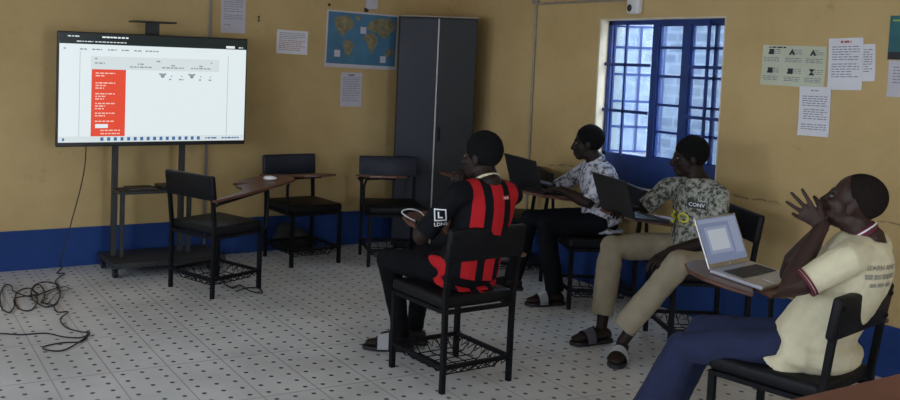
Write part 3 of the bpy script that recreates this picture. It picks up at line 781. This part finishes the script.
# crumpled bag by the back wall
b = bm_new()
ell(b, (3.36, 6.625, .10), (.17, .055, .10)); ell(b, (3.30, 6.62, .17), (.08, .05, .07)); ell(b, (3.47, 6.625, .07), (.12, .055, .07))
tag(solid('bag', b, M['bag'], None, (0, 0, 0), .012, 4, .014, .07, 3), 'crumpled dark canvas bag on the floor behind the empty chair below the red notice', 'bag')


# table in the near right corner
tb = thing('table', 'red-brown table top cut off in the near right corner', 'table', (2.95, 1.10, 0))
b = bm_new(); box(b, -.73, .75, -.36, .365, .715, .748); obj('table_top', b, M['table'], tb, bevel=.004)
for x in (-.68, .70):
    for y in (-.31, .31):
        b = bm_new(); box(b, x - .025, x + .025, y - .025, y + .025, 0, .715); obj('leg', b, M['table'], tb)
b = bm_new(); box(b, -.65, .67, -.30, -.28, .62, .715); box(b, -.65, .67, .28, .30, .62, .715); obj('apron', b, M['table'], tb)

# ------------------------------------------------------------------ laptops
def laptop(label, key, loc, yaw, lid_deg, shell, scr_m, content=False):
    # local: +y from the user towards the hinge, screen faces -y
    q = chairs[key].matrix_basis.inverted() @ V((loc[0], loc[1], 0))
    mt = bf(key, q.x, q.y, .0005, yaw - math.degrees(chairs[key].rotation_euler.z))
    t = thing('laptop', label, 'laptop', mtx=mt)
    w, d = .34, .235
    b = bm_new(); box(b, -w / 2, w / 2, -d, 0, 0, .018); obj('base', b, shell, t, bevel=.004)
    b = bm_new()
    for i in range(14):
        for j in range(5):
            x = -w / 2 + .03 + i * .0202; y = -.045 - j * .019
            box(b, x, x + .016, y - .015, y, .018, .0205)
    k = obj('keyboard', b, M['keys'], t); k['label'] = 'dark keys'
    b = bm_new(); box(b, -.055, .05, -.215, -.15, .018, .0188); obj('touchpad', b, shell, t)
    lm = Matrix.Translation((0, 0, .014)) @ Matrix.Rotation(R(-lid_deg), 4, 'X')
    b = bm_new(); box(b, -w / 2, w / 2, 0, .008, 0, .225, lm); lid = obj('lid', b, shell, t, bevel=.003)
    b = bm_new(); box(b, -w / 2 + .010, w / 2 - .010, -.0012, .0002, .022, .217, lm); s = obj('screen', b, scr_m, lid)
    if content:
        b = bm_new(); box(b, -.105, .045, -.0022, -.001, .075, .165, lm); obj('document_window', b, M['l_pale'], s)
        b = bm_new(); box(b, -.125, .065, -.0018, -.001, .060, .178, lm); box(b, .085, .15, -.0018, -.001, .05, .195, lm); obj('side_panel', b, M['l_mid'], s)
        b = bm_new(); box(b, -.158, .158, -.0018, -.001, .196, .212, lm); obj('browser_bar', b, M['l_mid'], s)
        b = bm_new(); prism(b, [(.007 * math.cos(a * PI / 6), .007 * math.sin(a * PI / 6)) for a in range(12)], 0, .0012, lm @ Matrix.Translation((0, -.0008, .011)) @ Matrix.Rotation(R(90), 4, 'X')); obj('round_logo', b, M['white_plastic'], lid)
    return t
bpy.context.view_layer.update()
laptop('open silver laptop with a lit blue screen on the nearest chair', 'G', (3.512, 2.645), 9, 29, M['silver'], M['l_blue'], True)
laptop('open black laptop in front of the person in the grey printed shirt', 'F', (4.075, 3.84), 78, 27, M['laptop_black'], M['keys'])
laptop('open black laptop in front of the person in the white patterned shirt', 'E', (4.25, 4.84), 88, 26, M['laptop_black'], M['keys'])

t = thing('computer_mouse', 'small white computer mouse on the brown tablet of the chair by the screen stand', 'mouse', mtx=bf('A', .14, .36, .0, 20))
b = bm_new(); ell(b, (0, 0, .014), (.052, .029, .016)); obj('mouse_shell', b, M['white_plastic'], t, smooth=True)
b = bm_new(); box(b, .012, .026, -.002, .002, .027, .031); obj('scroll_wheel', b, M['ink'], t)
p0 = bf('D', .03, .32, .004).translation
cable('charging_cable', 'white cable looped up over the tablet in front of the striped jersey', [p0, p0 + V((-.05, .03, .015)), p0 + V((-.095, .06, .05)), p0 + V((-.06, .05, .068)), p0 + V((.0, .03, .055)), p0 + V((.05, .03, .012)), p0 + V((.10, .06, .001))], .0038, M['white_plastic'])
t = thing('paper_sheets', 'white sheets beside the black laptop of the person in the grey printed shirt', 'paper', mtx=bf('F', .19, .11, .001, 80))
b = bm_new(); box(b, -.085, .085, -.055, .055, 0, .002); obj('sheet', b, M['paper'], t)
b = bm_new(); box(b, -.078, .09, -.05, .06, .002, .004); obj('sheet', b, M['paper_dull'], t)


# ------------------------------------------------------------------ people
def hand(bm, wrist, d, n, side, curls, spread=6, sc=1.0, thumb=(.75, .62, 20)):
    d = V(d).normalized(); n = V(n); n = (n - d * n.dot(d)).normalized()
    s = d.cross(n) * (-1 if side > 0 else 1)      # towards the thumb; side > 0 is a left hand
    w = V(wrist)
    rs = [(w - d * .02 * sc, s, n, .026 * sc, .020 * sc), (w + d * .02 * sc, s, n, .031 * sc, .018 * sc), (w + d * .055 * sc, s, n, .039 * sc, .016 * sc), (w + d * .088 * sc, s, n, .040 * sc, .013 * sc), (w + d * .096 * sc, s, n, .036 * sc, .009 * sc)]
    rings(bm, rs, 14)
    L = [(.043, .027, .021), (.047, .031, .023), (.043, .029, .022), (.034, .022, .019)]
    for i in range(4):
        p = w + d * (.080 - .006 * abs(i - 1)) * sc + s * (.0305 - .0205 * i) * sc
        dirn = Matrix.Rotation(R(spread * (1.5 - i)) , 3, s.cross(d)) @ d
        if (dirn - d).dot(s) * (1.5 - i) < 0: dirn = Matrix.Rotation(R(-spread * (1.5 - i)), 3, s.cross(d)) @ d
        ax = dirn.cross(n).normalized(); pts = [p]; dd = dirn.copy()
        for k, l in enumerate(L[i]):
            dd = Matrix.Rotation(R(curls[i] * (1, 1, .7)[k]), 3, ax) @ dd
            pts.append(pts[-1] + dd * l * sc)
        tube(bm, pts, [.0105 * sc, .0098 * sc, .0092 * sc, .0080 * sc], 8, round_ends=True)
    p = w + d * .025 * sc + s * .026 * sc + n * .006 * sc
    dd = (s * thumb[0] + d * thumb[1] + n * .18).normalized(); ax = dd.cross(d * .6 + n).normalized(); pts = [p - dd * .012 * sc, p]
    for k, l in enumerate((.042, .032, .026)):
        pts.append(pts[-1] + dd * l * sc); dd = Matrix.Rotation(R(thumb[2]), 3, ax) @ dd
    tube(bm, pts, [.015 * sc, .0155 * sc, .0125 * sc, .011 * sc, .0090 * sc], 8, round_ends=True)

def head_matrix(c, yaw, pitch, roll=0):
    return Matrix.Translation(c) @ Matrix.Rotation(R(yaw), 4, 'Z') @ Matrix.Rotation(R(-pitch), 4, 'Y') @ Matrix.Rotation(R(roll), 4, 'X') @ Matrix.Diagonal((.89, .97, .96, 1))
def head(bm, m):
    ell(bm, (-.014, 0, .028), (.099, .077, .094), m, 20, 14)
    ell(bm, (.030, 0, -.030), (.064, .061, .084), m, 18, 12)
    ell(bm, (.058, 0, -.088), (.034, .038, .030), m, 14, 10)
    ell(bm, (.020, 0, -.072), (.060, .056, .042), m, 14, 10)
    ell(bm, (.078, 0, .024), (.018, .052, .013), m, 14, 8)
    for s in (-1, 1):
        ell(bm, (.066, s * .036, -.024), (.026, .024, .022), m, 12, 8)
        ell(bm, (-.010, s * .077, -.012), (.020, .010, .033), m, 12, 8)
        ell(bm, (.098, s * .014, -.037), (.013, .011, .010), m, 10, 8)
    tube(bm, [m @ V((.086, 0, .016)), m @ V((.098, 0, -.010)), m @ V((.110, 0, -.033))], [.010, .012, .0145], 8, round_ends=True)
    ell(bm, (.089, 0, -.060), (.018, .026, .0095), m, 12, 8)
    ell(bm, (.088, 0, -.076), (.017, .024, .0105), m, 12, 8)

def foot(bm, ankle, toe, sc=1.0):
    a = V(ankle); t = V((toe[0], toe[1], 0)).normalized(); s = V((-t.y, t.x, 0)); up = V((0, 0, 1))
    g = .024
    rs = [(-.062, .020, .020, .022), (-.050, .027, .032, .030), (-.01, .034, .036, .040), (.05, .030, .038, .034), (.11, .022, .044, .025), (.155, .017, .043, .018), (.185, .014, .034, .013), (.195, .012, .020, .008)]
    rings(bm, [(V((a.x, a.y, g + h)) + t * x * sc, s, up, w * sc, hh * sc) for x, h, w, hh in rs], 12)
def sole_outline(w=1.0):
    return [(-.07, -.026), (-.075, 0), (-.07, .026), (-.03, .036), (.05, .039), (.12, .049), (.17, .044), (.205, .022), (.212, 0), (.205, -.022), (.17, -.044), (.12, -.049), (.05, -.039), (-.03, -.036)]
def sandal(ankle, toe, parent, origin, strap_m):
    t = V((toe[0], toe[1], 0)).normalized(); s = V((-t.y, t.x, 0)); a = V(ankle)
    m = Matrix(((t.x, s.x, 0, a.x - origin[0]), (t.y, s.y, 0, a.y - origin[1]), (0, 0, 1, 0), (0, 0, 0, 1)))
    b = bm_new(); prism(b, sole_outline(), .001, .024, m); so = obj('sandal', b, M['sandal'], parent, bevel=.004)
    b = bm_new()
    arc = lambda r_, h, x: [m @ V((x, r_ * math.cos(q), .016 + h * math.sin(q))) for q in [PI * k / 10 for k in range(11)]]
    l0, l1, l2 = arc(.050, .082, .055), arc(.052, .070, .095), arc(.053, .056, .135)
    for A, B in ((l0, l1), (l1, l2)):
        for k in range(10):
            pass
    vs = [[b.verts.new(p) for p in l] for l in (l0, l1, l2)]
    for A, B in zip(vs, vs[1:]):
        for k in range(10): b.faces.new((A[k], A[k + 1], B[k + 1], B[k]))
    r_ = bmesh.ops.solidify(b, geom=list(b.faces), thickness=.005)
    st_ = obj('strap', b, M['sandal'], so, smooth=True)
    b = bm_new(); q0, q1 = arc(.0530, .0795, .068), arc(.0555, .0630, .128)
    vs = [[b.verts.new(p) for p in l[0:11]] for l in (q0, q1)]
    for k in range(10): b.faces.new((vs[0][k], vs[0][k + 1], vs[1][k + 1], vs[1][k]))
    bmesh.ops.solidify(b, geom=list(b.faces), thickness=.002)
    obj('strap_patch', b, strap_m, so, smooth=True)

def limb(a, b, c, n=5):
    return smooth_path([a, b, c], n)
def lerp_list(keys, n): # keys: [(t, val)] -> n samples
    out = []
    for i in range(n):
        t = i / (n - 1)
        for (t0, v0), (t1, v1) in zip(keys, keys[1:]):
            if t0 <= t <= t1: out.append(v0 + (v1 - v0) * (t - t0) / max(1e-9, t1 - t0)); break
    return out
TORSO = [(0, .155, .118), (.18, .148, .112), (.38, .142, .106), (.60, .155, .114), (.78, .155, .106), (.90, .118, .082), (1.0, .068, .062)]
def torso(bm, S, grow=0, t0=0.0, hem=0):
    P, N = V(S['pelvis']), V(S['neck']); C = V(S.get('chest', (P + N) / 2))
    hl = (V(S['hipR']) - V(S['hipL'])).normalized(); sl = (V(S['shR']) - V(S['shL'])).normalized()
    path = smooth_path([P, C, N], 12); rs = []
    if hem:
        d = (P - path[2]).normalized(); lat = hl; fr = d.cross(lat).normalized()
        rs.append((P + d * hem, lat, fr, TORSO[0][1] + grow + .012, TORSO[0][2] + grow + .014))
    n = 12
    for i in range(n):
        t = t0 + (1 - t0) * i / (n - 1)
        j = min(len(path) - 2, int(t * (len(path) - 1))); f_ = t * (len(path) - 1) - j
        c = path[j].lerp(path[j + 1], f_); tn = (path[j + 1] - path[j]).normalized()
        lat = hl.lerp(sl, t); lat = (lat - tn * lat.dot(tn)).normalized(); fr = tn.cross(lat).normalized()
        for (a0, w0, d0), (a1, w1, d1) in zip(TORSO, TORSO[1:]):
            if a0 <= t <= a1 + 1e-9:
                q = (t - a0) / (a1 - a0); w_, d_ = w0 + (w1 - w0) * q, d0 + (d1 - d0) * q
        k = S.get('build', 1.0)
        rs.append((c, lat, fr, w_ * k + grow, d_ * k + grow))
    rings(bm, rs, 24)
    for sh in ('shL', 'shR'):
        s = V(S[sh]); base = path[-1].lerp(s, .25) + V((0, 0, -.035))
        tube(bm, [base, base.lerp(s, .5) + V((0, 0, -.004)), s], [.060 + grow, .058 + grow, .050 + grow], 12, round_ends=True)

def person(S):
    o = S['base']; O = V(o)
    root = thing('person', S['label'], 'person', o)
    b = bm_new(); torso(b, S, -.006)
    hm = head_matrix(S['head'], *S['face'])
    head(b, hm)
    N = V(S['neck']); nk = hm @ V((-.020, 0, -.065))
    tube(b, [N + (N - nk) * .25, N.lerp(nk, .35), N.lerp(nk, .7), nk], [.066, .056, .053, .054], 14, round_ends=True)
    for q in 'LR':
        sh, el, wr = V(S['sh' + q]), V(S['el' + q]), V(S['wr' + q])
        p = [sh, sh.lerp(el, .35), sh.lerp(el, .75), el, el.lerp(wr, .25), el.lerp(wr, .6), wr]
        tube(b, p, [.050, .047, .040, .038, .041, .034, .025], 12, round_ends=True)
        h = S['hand' + q]
        hand(b, wr, h[0], h[1], 1 if q == 'L' else -1, h[2], h[3], S.get('hs', 1.0), *(h[4:5]))
        hp, kn, an = V(S['hip' + q]), V(S['kn' + q]), V(S['an' + q])
        p = [hp, hp.lerp(kn, .4), hp.lerp(kn, .8), kn, kn.lerp(an, .25), kn.lerp(an, .6), an]
        tube(b, p, [.074, .068, .053, .049, .049, .038, .031], 12, round_ends=True)
        foot(b, an, S['toe' + q])
    body = solid('body', b, S['skin'], root, o, .005, 3)
    # trousers
    b = bm_new(); P = V(S['pelvis']); hl = (V(S['hipR']) - V(S['hipL'])).normalized()
    up = (V(S.get('chest', (P + N) / 2)) - P).normalized(); fr = up.cross(hl).normalized()
    g = S.get('tg', .010)
    rings(b, [(P - up * .062, hl, fr, .10, .06), (P - up * .055, hl, fr, .138, .090), (P, hl, fr, .152, .108), (P + up * .07, hl, fr, .145, .104), (P + up * .11, hl, fr, .140, .100)], 20)
    for q in 'LR':
        hp, kn, an = V(S['hip' + q]), V(S['kn' + q]), V(S['an' + q])
        e = an + V((0, 0, S.get('hem' + q, S.get('hem', .0))))
        p = [hp, hp.lerp(kn, .4), hp.lerp(kn, .82), kn, kn.lerp(e, .2), kn.lerp(e, .6), e]
        rr = S['leg']
        tube(b, p, rr, 14, round_ends=False)
        ell(b, kn, (rr[3], rr[3], rr[3]))
    solid('trousers', b, S['trouser_m'], root, o, .008, 4, S.get('fold', .006), .09, S['seed'])
    # shirt
    b = bm_new(); torso(b, S, .012, 0, S.get('shirt_hem', .03))
    for q in 'LR':
        sh, el, wr = V(S['sh' + q]), V(S['el' + q]), V(S['wr' + q]); f_ = S['sleeve']
        if f_ <= 1: p = [sh, sh.lerp(el, f_ * .5), sh.lerp(el, f_)]; r_ = [.060, .056, .056]
        else: p = [sh, sh.lerp(el, .5), el, el.lerp(wr, f_ - 1)]; r_ = [.060, .056, .050, .044]
        tube(b, p, r_, 14)
    for c_, r_ in S.get('extra', ()): ell(b, c_, r_)
    shirt = solid('shirt', b, S['shirt_m'], root, o, .007, 4, .005, .10, S['seed'] + 5)
    # hair: a shell over the crown, thicker where the photo shows it
    t_ = S.get('hair', .008)
    b = bm_new(); ell(b, (-.024, 0, .036), (.098 + t_, .076 + t_, .090 + t_), None, 36, 26)
    for v in b.verts:
        pz = v.co.copy()
        v.co += v.co.normalized() * (noise.noise(pz * 70) * .35 + noise.noise(pz * 30) * .5) * t_ * .55
        lo = -.055 if v.co.x < -.02 else -.055 + (v.co.x + .02) * .95     # hairline climbs towards the forehead
        if v.co.z < lo:
            k = min(1, (lo - v.co.z) / .012); v.co = V((v.co.x + .024, v.co.y, v.co.z - .036)) * (1 - .22 * k) + V((-.024, 0, .036))
        v.co = hm @ v.co - O
    obj('hair', b, M[S.get('hair_m', 'hair')], root, smooth=True)
    for s in (-1, 1):
        b = bm_new(); ell(b, V((.0785, s * .031, .003)), (.0115, .0145, .0085), Matrix.Translation(-O) @ hm, 12, 8); e_ = obj('eye', b, M['eye'], root, smooth=True)
        b = bm_new(); ell(b, V((.0880, s * .031, .003)), (.0035, .0065, .0065), Matrix.Translation(-O) @ hm, 10, 6); obj('pupil', b, M['pupil'], e_, smooth=True)
    S['root'], S['shirt_o'], S['hm'] = root, shirt, hm
    return root
def ring_on(S, name, m, r, th, lift=0, flat=.9, tilt=(0, 0, 0)):
    N = V(S['neck']); nk = S['hm'] @ V((-.020, 0, -.065)); d = (nk - N).normalized(); c = N + d * lift - V(S['base'])
    sl = (V(S['shR']) - V(S['shL'])).normalized(); sl = (sl - d * sl.dot(d)).normalized(); fr = d.cross(sl)
    b = bm_new(); n = 24; L = []
    for k in range(n):
        a = 2 * PI * k / n; rad = sl * math.cos(a) + fr * math.sin(a) * flat
        cc = c + rad * r
        L.append([b.verts.new(cc + rad * th * math.cos(q) + d * th * 1.8 * math.sin(q)) for q in (0, PI / 3, 2 * PI / 3, PI, 4 * PI / 3, 5 * PI / 3)])
    for k in range(n):
        for j in range(6): b.faces.new((L[k][j], L[(k + 1) % n][j], L[(k + 1) % n][(j + 1) % 6], L[k][(j + 1) % 6]))
    return obj(name, b, m, S['shirt_o'], smooth=True)
SLIM = [.078, .072, .060, .057, .054, .046, .043]

# person in the striped jersey
S1 = dict(label='person in a red and black striped jersey seated with chin on hand, back to us', base=(2.83, 3.62, 0), skin=M['skin'], seed=1,
    pelvis=(2.835, 3.63, .555), chest=(2.855, 3.575, .80), neck=(2.868, 3.545, 1.015), head=(2.862, 3.60, 1.130), face=(113, -4), hair=.009,
    shL=(2.685, 3.545, .955), shR=(3.008, 3.535, .945), elL=(2.585, 3.70, .72), wrL=(2.735, 3.885, .765), elR=(3.00, 3.80, .765), wrR=(2.905, 3.785, .965),
    handL=((.55, .83, -.05), (0, 0, -1), (14, 16, 18, 20), 4), handR=((-.55, -.25, .75), (-.6, -.5, -.4), (55, 58, 60, 62), 2),
    hipL=(2.755, 3.66, .555), hipR=(2.915, 3.66, .555), knL=(2.635, 4.045, .535), knR=(2.885, 4.085, .535), anL=(2.79, 4.13, .09), anR=(2.93, 4.20, .09), toeL=(-.85, .55), toeR=(-.75, .6),
    leg=[.082, .078, .068, .064, .060, .054, .050], trouser_m=M['jeans_black'], shirt_m=stripe_material(.03), sleeve=.86, shirt_hem=.060, extra=[((2.725, 3.69, .595), (.066, .12, .050))])
person(S1)
sandal(S1['anL'], S1['toeL'], S1['root'], S1['base'], M['sock']); sandal(S1['anR'], S1['toeR'], S1['root'], S1['base'], M['sandal'])
ring_on(S1, 'collar', M['cream'], .062, .004, .012)
# square badge with lettering on the left sleeve, small tag below the collar
sv = (V(S1['elL']) - V(S1['shL'])).normalized(); mid = V(S1['shL']).lerp(V(S1['elL']), .42); view = V((-.62, -.78, 0)); rt_ = (-sv).cross(view).normalized() * 1
fm = frame_at(mid + V((-.012, -.012, -.02)), (.80, -.60, .08), (-.03, 0, 1))
def boxes_bm(bs):
    b = bm_new()
    for x0, x1, y0, y1 in bs:
        for i in range(4):
            for j in range(4):
                xs = (x0 + (x1 - x0) * i / 4, x0 + (x1 - x0) * (i + 1) / 4); ys = (y0 + (y1 - y0) * j / 4, y0 + (y1 - y0) * (j + 1) / 4)
                b.faces.new([b.verts.new((x, y, 0)) for x, y in ((xs[0], ys[0]), (xs[1], ys[0]), (xs[1], ys[1]), (xs[0], ys[1]))])
    return b
q = .030
decal('sleeve_badge', boxes_bm([(-q, q, q - .006 + .02, q + .02), (-q, q, -q + .02, -q + .026), (-q, -q + .006, -q + .02, q + .02), (q - .006, q, -q + .02, q + .02), (-.012, -.005, -.012 + .02, .016 + .02), (-.012, .012, -.016 + .02, -.009 + .02)]), fm, S1['shirt_o'], M['white_print'])
tb_ = text_mesh('LDNS', .026, True)
for v in tb_.verts: v.co.y -= .028
decal('sleeve_lettering', tb_, fm, S1['shirt_o'], M['white_print'])
fm = frame_at(V(S1['neck']) + V((.035, -.05, -.07)), (1, 0, 0), (0, 0, 1))
decal('neck_tag', boxes_bm([(-.022, .022, -.009, .009)]), fm, S1['shirt_o'], M['ink_red'], .004)
decal('neck_tag_print', boxes_bm([(-.014, -.003, -.003, .003), (.001, .014, -.003, .003)]), fm, S1['shirt_o'], M['white_print'], .006)

# person in the white patterned shirt
S2 = dict(label='person in a white patterned shirt seated by the window at a black laptop', base=(4.61, 4.47, 0), skin=M['skin'], seed=2,
    pelvis=(4.605, 4.48, .555), chest=(4.595, 4.495, .76), neck=(4.565, 4.515, .945), head=(4.515, 4.555, 1.075), face=(133, -4), hair=.007,
    shL=(4.495, 4.360, .885), shR=(4.655, 4.675, .885), elL=(4.37, 4.37, .70), wrL=(4.33, 4.58, .765), elR=(4.52, 4.85, .72), wrR=(4.36, 4.86, .768),
    handL=((-.5, .85, -.05), (0, 0, -1), (16, 18, 20, 22), 5), handR=((-.85, .4, -.03), (0, 0, -1), (16, 18, 20, 22), 5),
    hipL=(4.555, 4.41, .555), hipR=(4.635, 4.555, .555), knL=(4.205, 4.575, .515), knR=(4.29, 4.83, .525), anL=(4.275, 4.535, .09), anR=(4.27, 4.95, .09), toeL=(-.9, .25), toeR=(-.8, .5),
    leg=[.084, .080, .070, .066, .064, .062, .062], trouser_m=M['trouser_dark'], shirt_m=M['floral'], sleeve=.9, shirt_hem=.06, tg=.012)
person(S2)
for q in 'LR': sandal(S2['an' + q], S2['toe' + q], S2['root'], S2['base'], M['sock'] if q == 'L' else M['sandal'])
ring_on(S2, 'collar', M['floral'], .068, .010, .018)

# person in the grey printed shirt and khaki trousers
S3 = dict(label='person in a grey printed tee and khaki trousers seated in front of the window', base=(4.43, 3.59, 0), skin=M['skin'], seed=3,
    pelvis=(4.43, 3.59, .555), chest=(4.47, 3.60, .77), neck=(4.490, 3.632, .955), head=(4.460, 3.680, 1.080), face=(141, -6), hair=.010,
    shL=(4.462, 3.460, .885), shR=(4.430, 3.795, .885), elL=(4.33, 3.365, .655), wrL=(4.085, 3.455, .60), elR=(4.33, 3.93, .71), wrR=(4.185, 3.885, .772),
    handL=((-.80, .30, -.45), (-.35, .1, -1), (16, 18, 20, 24), 5), handR=((-.85, -.35, -.03), (0, 0, -1), (16, 18, 20, 22), 5),
    hipL=(4.385, 3.52, .555), hipR=(4.45, 3.665, .555), knL=(4.075, 3.395, .535), knR=(4.03, 3.825, .55), anL=(3.845, 3.54, .09), anR=(3.955, 3.80, .09), toeL=(-.82, -.55), toeR=(-1, .12),
    hem=.075, leg=[.086, .083, .076, .073, .072, .068, .066], trouser_m=M['khaki'], shirt_m=M['camo'], sleeve=.72, shirt_hem=.04)
person(S3)
for q in 'LR': sandal(S3['an' + q], S3['toe' + q], S3['root'], S3['base'], M['sock'] if q == 'L' else M['ink'])
fwd = V((-.72, -.69, 0)); cm = V((4.36, 3.55, .795))
fm = frame_at(cm, V((.69, -.72, 0)), (0, 0, 1))
decal('chest_box', boxes_bm([(-.030, .066, .013, .051)]), fm, S3['shirt_o'], M['ink_black'], .004)
tb_ = text_mesh('CONV', .029, True)
for v in tb_.verts: v.co += V((.018, .032, 0))
decal('chest_lettering', tb_, fm, S3['shirt_o'], M['white_print'], .006)
tb_ = text_mesh('SO', .080, True)
for v in tb_.verts: v.co += V((-.065, -.055, 0))
decal('yellow_lettering', tb_, fm, S3['shirt_o'], M['yellow_print'], .005)
decal('yellow_dot', boxes_bm([(.005, .021, -.085, -.069)]), fm, S3['shirt_o'], M['yellow_print'], .005)

# person in the cream polo shirt
S4 = dict(label='person in a cream polo and navy trousers with both hands raised to the mouth', base=(3.38, 2.17, 0), skin=M['skin_warm'], seed=4,
    pelvis=(3.375, 2.165, .555), chest=(3.435, 2.07, .79), neck=(3.462, 2.035, .990), head=(3.440, 2.075, 1.112), face=(112, 16), hair=.0015,
    shL=(3.29, 1.985, .925), shR=(3.62, 2.08, .935), elL=(3.125, 2.11, .785), wrL=(3.325, 2.115, 1.025), elR=(3.45, 2.34, .785), wrR=(3.42, 2.175, 1.0),
    handL=((-.47, .62, .62), (.79, .6, .0), (4, 2, 3, 30), 13, (.6, .8, 22)), handR=((-.5, .1, .75), (-.3, -.85, .0), (52, 55, 58, 60), 2),
    hipL=(3.30, 2.17, .540), hipR=(3.455, 2.20, .540), knL=(3.110, 2.53, .455), knR=(3.34, 2.625, .475), anL=(3.07, 2.70, .085), anR=(3.29, 2.78, .085), toeL=(-.45, .9), toeR=(-.3, .95),
    hem=-.03, hs=.88, leg=[.080, .077, .071, .069, .072, .078, .086], trouser_m=M['navy'], shirt_m=M['cream'], sleeve=.70, shirt_hem=.10, build=1.04, extra=[((3.375, 2.13, .530), (.180, .150, .085))], hair_m='hair_short')
person(S4)
ring_on(S4, 'collar', M['maroon'], .062, .009, .016)
ring_on(S4, 'collar_stripe', M['white_print'], .0705, .0020, .020)
# sleeve bands
for q in 'LR':
    sh, el = V(S4['sh' + q]), V(S4['el' + q]); d = (el - sh).normalized(); u = d.orthogonal().normalized(); v_ = d.cross(u)
    for nm, t0_, t1_, m_ in (('sleeve_band', .635, .66, 'maroon'), ('sleeve_band', .68, .705, 'maroon')):
        b = bm_new(); rings(b, [(sh.lerp(el, t0_) - V(S4['base']), u, v_, .0575, .0575), (sh.lerp(el, t1_) - V(S4['base']), u, v_, .0570, .0570)], 20, True); obj(nm, b, M[m_], S4['shirt_o'], smooth=True)
bk = V((.38, -.92, 0)).normalized(); cm = V((3.435, 1.975, .868))
fm = frame_at(cm, V((.84, -.54, 0)), (0, 0, 1))
tb_ = text_mesh('LEARN AND', .025, True, 2)
for v in tb_.verts: v.co += V((.0, .03, 0))
decal('back_lettering', tb_, fm, S4['shirt_o'], M['faded_print'], .004)
b = boxes_bm([(-.07 + i * .036, -.07 + i * .036 + .028, -.012, .006) for i in range(4)] + [(-.05 + i * .036, -.05 + i * .036 + .026, -.042, -.028) for i in range(3)])
decal('back_lettering_small', b, fm, S4['shirt_o'], M['faded_print'], .004)
for q in 'LR':
    t = V((S4['toe' + q][0], S4['toe' + q][1], 0)).normalized(); s = V((-t.y, t.x, 0)); a = V(S4['an' + q]) - V(S4['base'])
    m = Matrix(((t.x, s.x, 0, a.x), (t.y, s.y, 0, a.y), (0, 0, 1, 0), (0, 0, 0, 1)))
    b = bm_new(); prism(b, sole_outline(), .001, .026, m); so = obj('shoe', b, M['white_plastic'], S4['root'], bevel=.005)
    b = bm_new()
    rs = [(-.066, .046, .030, .030), (-.03, .056, .038, .044), (.03, .058, .041, .046), (.09, .046, .047, .032), (.15, .038, .045, .023), (.195, .032, .026, .014)]
    rings(b, [(m @ V((x, 0, h)), s, V((0, 0, 1)), w_, hh) for x, h, w_, hh in rs], 14); up_ = obj('upper', b, M['navy'], so, smooth=True)


# ------------------------------------------------------------------ light
w = bpy.data.worlds.new('overcast_sky'); scn.world = w; w.use_nodes = True
n = w.node_tree; bg = n.nodes['Background']
tc = n.nodes.new('ShaderNodeTexCoord'); sx = n.nodes.new('ShaderNodeSeparateXYZ'); n.links.new(tc.outputs['Generated'], sx.inputs[0])
cr = n.nodes.new('ShaderNodeValToRGB')
cr.color_ramp.elements[0].position = .0; cr.color_ramp.elements[0].color = (.76, .85, .98, 1)
cr.color_ramp.elements[1].position = 1; cr.color_ramp.elements[1].color = (.56, .73, 1.0, 1)
n.links.new(sx.outputs[2], cr.inputs['Fac']); n.links.new(cr.outputs['Color'], bg.inputs['Color'])
bg.inputs['Strength'].default_value = 13.5
def portal(name, c, sx_, sy_2, rot):
    l = bpy.data.lights.new(name, 'AREA'); l.shape = 'RECTANGLE'; l.size = sx_; l.size_y = sy_2; l.cycles.is_portal = True
    o = bpy.data.objects.new(name, l); o.location = c; o.rotation_euler = rot; link(o)
for i, (y0, y1, z0, z1) in enumerate(LW): portal('daylight_portal', (XL - .05, (y0 + y1) / 2, (z0 + z1) / 2), z1 - z0, y1 - y0, (0, R(-90), 0))
portal('daylight_portal', (XR + T + .02, (WY0 + WY1) / 2, (WZ0 + WZ1) / 2), WZ1 - WZ0, WY1 - WY0, (0, R(90), 0))
portal('daylight_portal', ((DO[0] + DO[1]) / 2, YF - .1, DO[3] / 2), DO[1] - DO[0], DO[3], (R(90), 0, 0))

# ------------------------------------------------------------------ camera
cd = bpy.data.cameras.new('camera'); cam = bpy.data.objects.new('camera', cd); link(cam)
cd.sensor_fit = 'HORIZONTAL'; cd.sensor_width = 36; cd.lens = 922.8 / 900 * 36
cd.shift_x = (450 - 331.0) / 900; cd.shift_y = (116.8 - 200) / 900
yaw, pit, rol = R(60.88), R(3.80), R(2.07)
F = V((math.cos(yaw) * math.cos(pit), math.sin(yaw) * math.cos(pit), -math.sin(pit)))
Rt = V((math.sin(yaw), -math.cos(yaw), 0)); U = Rt.cross(F)
R2 = Rt * math.cos(rol) + U * math.sin(rol); U2 = -Rt * math.sin(rol) + U * math.cos(rol)
cam.matrix_world = Matrix(((R2.x, U2.x, -F.x, 0), (R2.y, U2.y, -F.y, 0), (R2.z, U2.z, -F.z, 1.6), (0, 0, 0, 1)))
cd.clip_start = .05
scn.camera = cam
scn.view_settings.view_transform = 'Standard'; scn.view_settings.look = 'None'
scn.view_settings.exposure = 0; scn.view_settings.gamma = 1; scn.view_settings.use_curve_mapping = False
